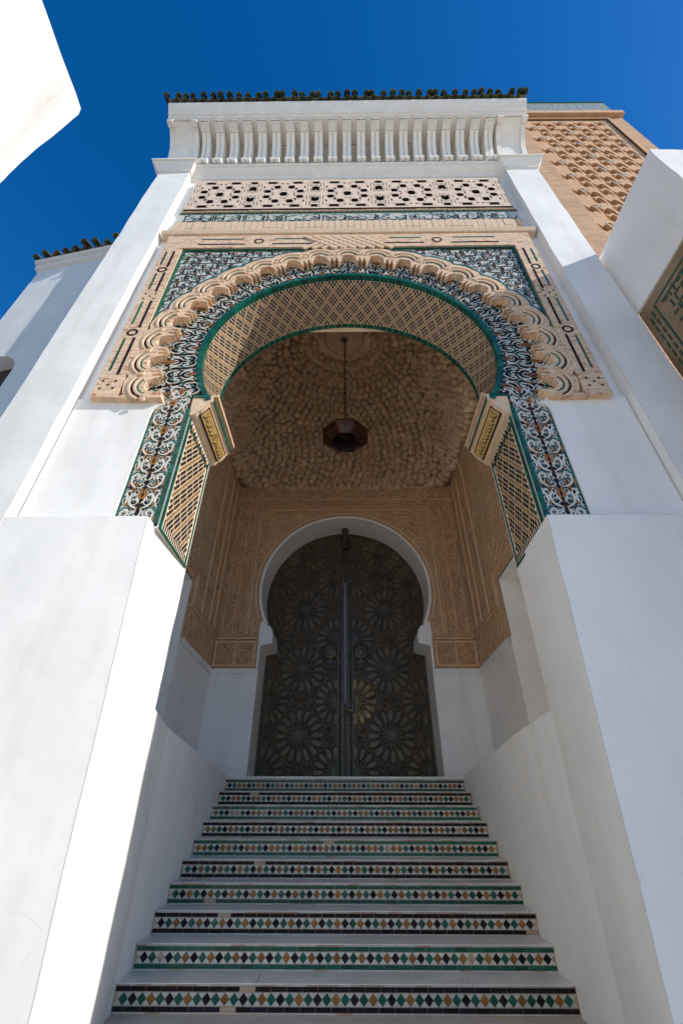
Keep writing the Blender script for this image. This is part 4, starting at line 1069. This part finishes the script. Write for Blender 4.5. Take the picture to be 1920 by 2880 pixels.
# turned post head over the meeting of the leaves, latch
b = MB(); b.lathe([(0.0, -0.36), (0.075, -0.36), (0.075, -0.2), (0.09, -0.18), (0.09, -0.12), (0.075, -0.1), (0.075, 0.1), (0.085, 0.12), (0.085, 0.2), (0.05, 0.26), (0.0, 0.27)], 12, (HX, YD-0.22, 5.62)); b.build('door_post', 'wood', portal)
b = MB(); b.box(HX-0.016, HX+0.03, YD-0.04, YD-0.002, LZ, 1.8); b.build('stile_slit_filler', 'wood', portal)
b = MB(); b.box(HX-0.02, HX+0.02, YD-0.05, YD-0.002, 4.46, 5.30); b.build('stile_slit_filler', 'wood', portal)  # added dark filler, blacks out the daylight in the upper slit
b = MB(); b.tube([(HX+0.02+0.05*cos(a), YD-0.09, 1.62+0.05*sin(a)) for a in [i*pi/8 for i in range(17)]], 0.012, 6); b.box(HX+0.05, HX+0.16, YD-0.09, YD-0.05, 1.64, 1.68); b.build('latch', 'brass', portal)

# ------------------------------------------------------------------ stairs
stairs = thing('staircase', 'flight of ten marble steps with diamond-patterned tiled risers leading up to the door', 'staircase', (0, 0, 0))
SCX = 0.013; SW = 1.885
NTH = 0.011
def strip_tile(w, h):
    t = MB(); t.box(-w/2, w/2, -0.004, 0.006, -h/2, h/2); return t
RH = RI-NTH                    # height of the tiled face
rows = dict(w1=(0.965, 0.055), s1=(0.835, 0.185), d=(0.49, 0.46), s2=(0.145, 0.185), w2=(0.025, 0.045))   # centre and height as fractions of the face
NDI = 49; DSP = 2*(SW-0.045)/NDI
dm = MB(); dw, dhh = DSP*0.475, RH*0.46/2*0.97
dm.add([(-dw, -0.004, 0), (0, -0.004, -dhh), (dw, -0.004, 0), (0, -0.004, dhh), (-dw, 0.004, 0), (0, 0.004, -dhh), (dw, 0.004, 0), (0, 0.004, dhh)],
       [(0, 1, 2, 3), (0, 4, 5, 1), (1, 5, 6, 2), (2, 6, 7, 3), (3, 7, 4, 0)])
DM = {k: dm.mesh('diamond_tile', v) for k, v in dict(G='green', K='black', O='ochre', T='mortar').items()}
SEQ = ['GKGO', 'KGO', 'KGO', 'GKO', 'GKO', 'OOGK', 'OOGK', 'OGKO', 'GKOO', 'KGOO']
nd = 0; ns_ = 0
STW = 0.128; NST = int(2*SW/STW)
tiles = {}
for key in ('w1', 's1', 's2', 'w2'):
    h = rows[key][1]*RH*0.92
    for c in ('green', 'black', 'white', 'mortar'): tiles[key, c] = strip_tile(STW-0.004, h).mesh('strip_tile', c)
for k in range(10):
    yN = Y0+k*TR; zN = ZN+k*RI
    yR = yN+0.026
    step = MB()
    step.box(SCX-SW, SCX+SW, yR, yR+0.4, zN-RH-0.02, zN, 0)
    st = step.build('step', 'mortar', stairs, loc=None)
    # marble tread with a rounded nosing, laid in three slabs
    zt = zN+NTH; ye = yN+TR+0.028
    prof = [(yR-0.004, zN), (yN+0.012, zN), (yN+0.003, zN+0.003), (yN, zN+0.006), (yN+0.002, zN+0.010), (yN+0.012, zt-0.001), (yN+0.025, zt), (ye, zt), (ye, zN+0.001)]
    cuts = sorted([SCX-SW-0.02, SCX+SW+0.02]+[SCX-SW+2*SW*(q+random.uniform(-0.12, 0.12)) for q in (0.33, 0.68)])
    for a_, c_ in zip(cuts[:-1], cuts[1:]):
        t = MB(); dz = random.uniform(-0.003, 0.003)
        t.extrude_x([(p[0]+dz, p[1]) for p in prof], a_+0.0025, c_-0.0025); t.build('tread_slab', 'marble', st)
    alt = 'black' if k % 2 == 0 else 'green'
    zb = zN-RH
    # white ground behind the diamonds (the white triangles between them)
    wt = MB(); zc0, hc0 = zb+rows['d'][0]*RH, rows['d'][1]*RH
    for i in range(NDI+1):
        x0 = SCX-SW+0.045+i*DSP-DSP/2+DSP/2
        for sgn in (-1, 1):
            q = DSP*0.5*0.93
            if i in (0, NDI): pass
            wt.add([(x0-q, yR-0.0035, zc0+sgn*hc0/2*0.97), (x0+q, yR-0.0035, zc0+sgn*hc0/2*0.97), (x0, yR-0.0035, zc0+sgn*hc0*0.05)], [(0, 1, 2)])
    wt.build('white_triangle_tiles', 'white', st, kind='stuff')
    rest_d = {c: MB() for c in 'GKOT'}
    for i in range(NDI):
        c = SEQ[k][i % len(SEQ[k])]
        if random.random() < 0.03: c = 'T'
        pos = (SCX-SW+0.045+(i+0.5)*DSP, yR-0.001, zc0)
        if k < 6:
            inst('diamond_tile', DM[c], st, pos, (0, random.uniform(-0.03, 0.03), 0)); nd += 1
        else:
            rest_d[c].add([(v[0]+pos[0], v[1]+pos[1], v[2]+pos[2]) for v in dm.v], dm.f)
    if k >= 6:
        al = MB()
        for q, c in enumerate('GKOT'): 
            for f_ in [rest_d[c]]: al.add(f_.v, f_.f, q)
        al.build('diamond_tiles', ['green', 'black', 'ochre', 'mortar'], st, kind='stuff')
    rs_ = MB(); cidx = {'green': 0, 'black': 1, 'white': 2, 'mortar': 3}
    for key in ('w1', 's1', 's2', 'w2'):
        off = random.uniform(0, STW)
        for i in range(-1, NST+1):
            xa = max(SCX-SW+0.01, SCX-SW+off+i*STW); xb = min(SCX+SW-0.01, SCX-SW+off+(i+1)*STW)
            if xb-xa < 0.02: continue
            c = 'white' if key[0] == 'w' else alt
            if random.random() < (0.30 if key == 'w1' else 0.10 if key == 'w2' else 0.02): c = 'mortar'
            zc = zb+rows[key][0]*RH; h = rows[key][1]*RH*0.92
            if k < 3 and abs((xb-xa)-STW) < 1e-4 and ns_ < 300:
                inst('strip_tile', tiles[key, c], st, ((xa+xb)/2, yR-0.001+random.uniform(-0.0012, 0.0012), zc)); ns_ += 1
            else: rs_.box(xa+0.002, xb-0.002, yR-0.005, yR+0.004, zc-h/2, zc+h/2, cidx[c])
    rs_.build('strip_tiles', ['green', 'black', 'white', 'mortar'], st, kind='stuff')
# plaster skirt where the steps meet the side walls: thin ragged fillets
# ------------------------------------------------------------------ lantern
lan = thing('hanging_lantern', 'dark octagonal copper lantern hanging on a long chain under the vault', 'lantern', (0.033, 6.40, 6.15))
b = MB(); b.lathe([(0.27, 0.0), (0.30, -0.015), (0.45, 0.10), (0.475, 0.13), (0.475, 0.19), (0.45, 0.21), (0.33, 0.34), (0.31, 0.36), (0.16, 0.50), (0.10, 0.52), (0.06, 0.60), (0.0, 0.62)], 8, ph=pi/8); b.build('lantern_body', 'lamp', lan)
b = MB(); b.lathe([(0.268, 0.002), (0.25, 0.10), (0.24, 0.30), (0.0, 0.31)], 8, ph=pi/8); b.build('lantern_inside', 'dark', lan)
b = MB(); b.lathe([(0.47, 0.0), (0.495, 0.015), (0.495, 0.035), (0.47, 0.05)], 8, (0, 0, 0.135), ph=pi/8); b.build('lantern_rim', 'lamp', lan)
b = MB(); b.lathe([(0.0, 0.0), (0.035, 0.02), (0.045, 0.06), (0.025, 0.11), (0.02, 0.14), (0, 0.14)], 10, (0.06, -0.03, 0.06)); b.build('bulb', 'iron', lan, True)
for k in range(8):
    a0 = pi/8+2*pi*k/8; b = MB()
    b.tube([(r*cos(a0), r*sin(a0), z_) for r, z_ in ((0.305, -0.015), (0.478, 0.13), (0.478, 0.19), (0.335, 0.345), (0.165, 0.50))], 0.010, 5); b.build('lantern_rib', 'brass2', lan)
    a1 = a0+2*pi/8; b = MB()
    def pq(r, z_, f_): v0 = Vector((cos(a0), sin(a0), 0)); v1 = Vector((cos(a1), sin(a1), 0)); v = v0.lerp(v1, f_)*r; return (v.x*1.004, v.y*1.004, z_-0.003)
    b.add([pq(0.33, 0.012, 0.2), pq(0.33, 0.012, 0.8), pq(0.435, 0.09, 0.86), pq(0.435, 0.09, 0.14)], [(0, 1, 2, 3)]); b.build('lantern_pane', 'amber', lan)
lk = MB(); lk.tube([(0.022*cos(2*pi*i/12), 0, 0.05*sin(2*pi*i/12)) for i in range(13)], 0.008, 5); lkm = lk.mesh('chain_link', 'iron')
nl = int((9.75-6.15-0.62)/0.082)
for k in range(nl): inst('chain_link', lkm, lan, (0, 0, 0.66+k*0.082), (0, 0, (k % 2)*pi/2))

# ------------------------------------------------------------------ side house on the left
hs_ = thing('side_house', 'white plastered house with old roof tiles adjoining the portal on its left', 'house', (-3.99, 3.66, 0), radians(-10))
# local x runs left (negative), wall plane local y = 0
b = MB()
wx, wz = -0.83, 5.0
wr = 0.27
wh = [(wx-0.55, 4.42), (wx+wr, 4.42), (wx+wr, wz)] + [(wx-0.18+(wr+0.18)*cos(radians(a)), wz+(wr+0.10)*sin(radians(a))) for a in (20, 40, 60, 80, 100, 120, 140, 160)] + [(wx-0.55, wz)]
lx = lambda u, v, d: (u, d, v)
b.plate([(-1.50, GZ), (0.35, GZ), (0.35, 7.98), (-1.50, 7.98)], [wh], lx, 0.0, 0.28)
b.add([(-1.50, 0, GZ), (-1.50, 4, GZ), (-1.50, 4, 7.98), (-1.50, 0, 7.98)], [(0, 1, 2, 3)])
b.build('wall', 'plaster', hs_)
b = MB(); b.box(wx-0.60, wx+wr+0.02, 0.22, 0.26, 4.38, 5.5); wdw = b.build('window', 'dark', hs_)
b = MB(); b.box(wx+wr-0.06, wx+wr, 0.14, 0.22, 4.42, 4.95); b.box(wx-0.55, wx+wr-0.06, 0.14, 0.22, 4.42, 4.50); b.build('window_frame', 'redpaint', wdw)
b = MB(); b.extrude_x([(0.02, 7.95), (-0.05, 7.98), (-0.06, 8.06), (-0.10, 8.07), (-0.12, 8.14), (0.5, 8.3), (0.5, 7.95)], -1.55, 0.3); b.build('eave', 'trim', hs_)
rt = half_tube(0.062, -0.20, 8.15, 1.2, 8.75, True).mesh('roof_tile', 'roof', True); rtc = half_tube(0.085, -0.17, 8.21, 1.2, 8.8, False).mesh('roof_tile', 'roof', True)
for k in range(9):
    inst('roof_tile', rt, hs_, (-1.50+k*0.2+random.uniform(-0.02, 0.02), random.uniform(-0.05, 0.03), random.uniform(-0.015, 0.02)), (0, 0, random.uniform(-0.06, 0.06)))
    inst('roof_tile', rtc, hs_, (-1.40+k*0.2, random.uniform(-0.03, 0.03), 0), (0, 0, random.uniform(-0.04, 0.04)))

# ------------------------------------------------------------------ wing walls left and right
def rounded_box(mb, x0, x1, y0, y1, z0, z1, r=0.08, n=4):
    # box with rounded far-top corner seen in the x plane (profile in y, z)
    prof = [(y0, z0), (y1, z0)]+[(y1-r+r*cos(radians(a)), z1-r+r*sin(radians(a))) for a in [90*i/n for i in range(n+1)]]+[(y0, z1)]
    mb.extrude_x(prof, x0, x1)
b = MB()
vs = []; nzz, nyy = 60, 40
def lwp(i, j):
    z_ = GZ+(8.62-GZ)*i/nzz; y_ = -6.0+7.9*j/nyy
    # rounded top end corner
    if z_ > 8.52 and y_ > 1.80:
        dy_, dz_ = y_-1.80, z_-8.52; m_ = max(abs(dy_), abs(dz_)); l_ = sqrt(dy_*dy_+dz_*dz_) or 1
        y_, z_ = 1.80+dy_*m_/l_, 8.52+dz_*m_/l_
    return y_, z_
for x_ in (-3.90, -4.9):
    for i in range(nzz+1):
        for j in range(nyy+1): y_, z_ = lwp(i, j); vs.append(wob((x_, y_, z_), 0.018, 1.3))
NN = (nzz+1)*(nyy+1)
fs = []
for o_ in (0, NN):
    for i in range(nzz):
        for j in range(nyy): fs.append((o_+i*(nyy+1)+j, o_+i*(nyy+1)+j+1, o_+(i+1)*(nyy+1)+j+1, o_+(i+1)*(nyy+1)+j))
for i in range(nzz): fs.append((i*(nyy+1)+nyy, (i+1)*(nyy+1)+nyy, NN+(i+1)*(nyy+1)+nyy, NN+i*(nyy+1)+nyy)); fs.append((i*(nyy+1), (i+1)*(nyy+1), NN+(i+1)*(nyy+1), NN+i*(nyy+1)))
for j in range(nyy): fs.append((nzz*(nyy+1)+j, nzz*(nyy+1)+j+1, NN+nzz*(nyy+1)+j+1, NN+nzz*(nyy+1)+j))
b.add(vs, fs)
lw = b.build('courtyard_wall', 'dimmed'); lw['label'] = 'sunlit white wall with rounded top corner rising at the upper left'; lw['category'] = 'wall'
rw = thing('gateway_wall', 'white wall block on the right jutting out from the portal above weathered brick with green tile straps', 'wall', (4.13, 0, 0))
b = MB(); wbox(b, 0.0, 3.5, 2.05, 3.46, 5.78, 7.40, 0.12, 0.012); b.build('white_block', 'plaster', rw)
b = MB(); b.box(0.03, 3.4, 2.10, 3.46, GZ, 5.775); br = b.build('brick_face', 'gatebrick', rw)
gs = MB(); gs.box(-0.008, 0.01, -0.5, 0.5, -0.010, 0.010); gsm = gs.mesh('green_strap', 'darkgreen')
def gst(y0, z0, y1, z1):
    L_ = sqrt((y1-y0)**2+(z1-z0)**2); inst('green_strap', gsm, br, (0.026, (y0+y1)/2, (z0+z1)/2), (math.atan2(z1-z0, y1-y0), 0, 0), (1, L_, 1))
rg = random.Random(11)
for q in range(8):
    for p_ in range(7):
        y_, zz_ = 2.22+p_*0.125, 5.52-q*0.15
        k_ = rg.randrange(4)
        if k_ == 0: gst(y_, zz_, y_+0.09, zz_); gst(y_+0.095, zz_, y_+0.095, zz_-0.11)
        elif k_ == 1: gst(y_, zz_-0.11, y_, zz_-0.01); gst(y_+0.04, zz_-0.06, y_+0.11, zz_-0.06)
        elif k_ == 2: gst(y_+0.03, zz_-0.02, y_+0.10, zz_-0.09)
        else: gst(y_+0.05, zz_+0.02, y_+0.05, zz_-0.12)
    gst(3.29, 5.56-q*0.17, 3.29, 5.44-q*0.17); gst(3.36, 5.50-q*0.17, 3.36, 5.38-q*0.17)
gst(2.2, 5.60, 3.2, 5.60); gst(3.22, 5.60, 3.22, 4.2); gst(2.3, 5.50, 3.12, 5.50)

# ------------------------------------------------------------------ minaret
YM = 7.6
mi = thing('minaret', 'square brown brick minaret with carved lattice panel rising behind the portal', 'minaret', (0, YM, 0))
X0m, X1m = 1.13*YM, 2.085*YM
PZ0, PZ1 = 2.05*YM, 4.26*YM; PX0, PX1 = 1.31*YM, 1.965*YM
b = MB()
b.plate([(X0m, GZ), (X1m, GZ), (X1m, 4.30*YM), (X0m, 4.30*YM)], [[(PX0, PZ0), (PX1, PZ0), (PX1, PZ1), (PX0, PZ1)]], lx, 0.0, 0.30)
b.add([(X1m, 0, GZ), (X1m, 7.3, GZ), (X1m, 7.3, 4.3*YM), (X1m, 0, 4.3*YM)], [(0, 1, 2, 3)])
b.add([(X0m, 0, GZ), (X0m, 7.3, GZ), (X0m, 7.3, 4.3*YM), (X0m, 0, 4.3*YM)], [(0, 1, 2, 3)])
b.add([(X0m, 0, 4.3*YM), (X1m, 0, 4.3*YM), (X1m, 7.3, 4.3*YM), (X0m, 7.3, 4.3*YM)], [(0, 1, 2, 3)])
b.build('shaft', 'minbrick', mi)
# lattice panel: plate with wavy slots
cw_, chh = (PX1-PX0)/4.3, 1.72
hol = []
def slot(cx, cz, w, h):
    pts = []
    for i in range(7):
        t = i/6; pts.append((cx-w/2+w*t, cz-h*0.22*(2*t-1)-h*0.16*sin(2*pi*t)+h*0.32))
    for i in range(7):
        t = 1-i/6; pts.append((cx-w/2+w*t, cz-h*0.22*(2*t-1)-h*0.16*sin(2*pi*t)-h*0.12))
    return pts
def mslot(cx, cz, w, h, m):
    p = slot(0, 0, w, h)
    return [(cx+m*q[0], cz+q[1]) for q in p]
nr = int((PZ1-PZ0)/(chh/2))+1
for j in range(nr):
    for i in range(-1, 6):
        cx = PX0+(i+0.5+(0.5 if j % 2 else 0))*cw_; cz = PZ0+(j+0.5)*chh/2
        for dx, w_ in ((-0.24*cw_, cw_*0.48), (0.26*cw_, cw_*0.40)):
            h_ = mslot(cx+dx, cz+(0.10 if dx > 0 else -0.10), w_, 1.12, 1)
            if all(PX0+0.05 < p[0] < PX1-0.05 and PZ0+0.05 < p[1] < PZ1-0.05 for p in h_): hol.append(h_)
        s_ = 0.10; h_ = [(cx-0.03*cw_-s_, cz-0.32), (cx-0.03*cw_+s_, cz-0.36), (cx-0.03*cw_+s_*0.6, cz-0.20), (cx-0.03*cw_-s_*0.4, cz-0.22)]
        if all(PX0+0.05 < p[0] < PX1-0.05 and PZ0+0.05 < p[1] < PZ1-0.05 for p in h_): hol.append(h_)
b = MB(); b.plate([(PX0, PZ0), (PX1, PZ0), (PX1, PZ1), (PX0, PZ1)], hol, lx, 0.05, 0.92)
b.add([(PX0, 0.90, PZ0), (PX1, 0.90, PZ0), (PX1, 0.90, PZ1), (PX0, 0.90, PZ1)], [(0, 1, 2, 3)])
pn = b.build('lattice_panel', 'minpanel', mi)
t = MB(); t.add([(-0.07, 0, 0), (0, 0, -0.09), (0.07, 0, 0), (0, 0, 0.09)], [(0, 1, 2, 3)]); bt_ = t.mesh('blue_tile', 'bluetile')
for j in range(nr):
    for i in range(0, 5):
        if (i+j) % 2: continue
        cx = PX0+(i+0.5+(0.5 if j % 2 else 0))*cw_; cz = PZ0+(j+0.5)*chh/2
        for dx, dz in ((-0.1, -0.30), (0.12, -0.34), (0.02, -0.45)):
            if PX0 < cx+dx < PX1-0.1 and PZ0+0.2 < cz+dz < PZ1: inst('blue_tile', bt_, pn, (cx+dx*1.6, 0.046, cz+dz))
# frame moulding, cornice, tiled band and cresting
b = MB()
b.box(PX1+0.0, PX1+0.12, -0.05, 0.06, PZ0, PZ1+0.12); b.box(PX0, PX1+0.0, -0.05, 0.06, PZ1, PZ1+0.12)
b.box(X0m-0.15, X1m+0.10, -0.22, 0.3, 4.305*YM, 4.36*YM); b.box(X0m-0.05, X1m+0.04, -0.10, 0.3, 4.362*YM, 4.40*YM)
b.build('brick_moulding', 'minpanel', mi)
b = MB(); b.box(X0m, X1m-0.10, -0.02, 7.2, 4.402*YM, 4.67*YM); b.build('tile_band', 'mincap', mi)
b = MB()
for k in range(60):
    x = X0m+k*(X1m-X0m)/60; b.box(x, x+0.07, -0.06, 0.0, 4.405*YM, 4.425*YM)
b.box(X0m, X1m-0.08, -0.06, 0.4, 4.672*YM, 4.69*YM)
b.build('green_edge', 'teal', mi)
# bits of green tile cresting along the top edge
t = MB(); t.lathe([(0.0, 0.0), (0.06, 0.02), (0.09, 0.12), (0.05, 0.20), (0.07, 0.26), (0.0, 0.36)], 8); crm = t.mesh('cresting_tile', 'green')
for x in (X1m-0.55, X1m-0.72, X1m-1.9, X1m-2.05, X1m-2.25, X1m-3.5, X1m-3.7, X1m-4.4, X1m-5.2): inst('cresting_tile', crm, mi, (x, 0.1, 4.69*YM), (random.uniform(-0.4, 0.4), random.uniform(-0.6, 0.6), 0))

# ------------------------------------------------------------------ white wall of the court beyond the door
b = MB(); b.box(-6, 6, 15.0, 15.3, GZ, 12.0)
cw2 = b.build('inner_court_wall', 'plaster'); cw2['label'] = 'white wall of the inner court glimpsed through the slit between the door leaves'; cw2['category'] = 'wall'
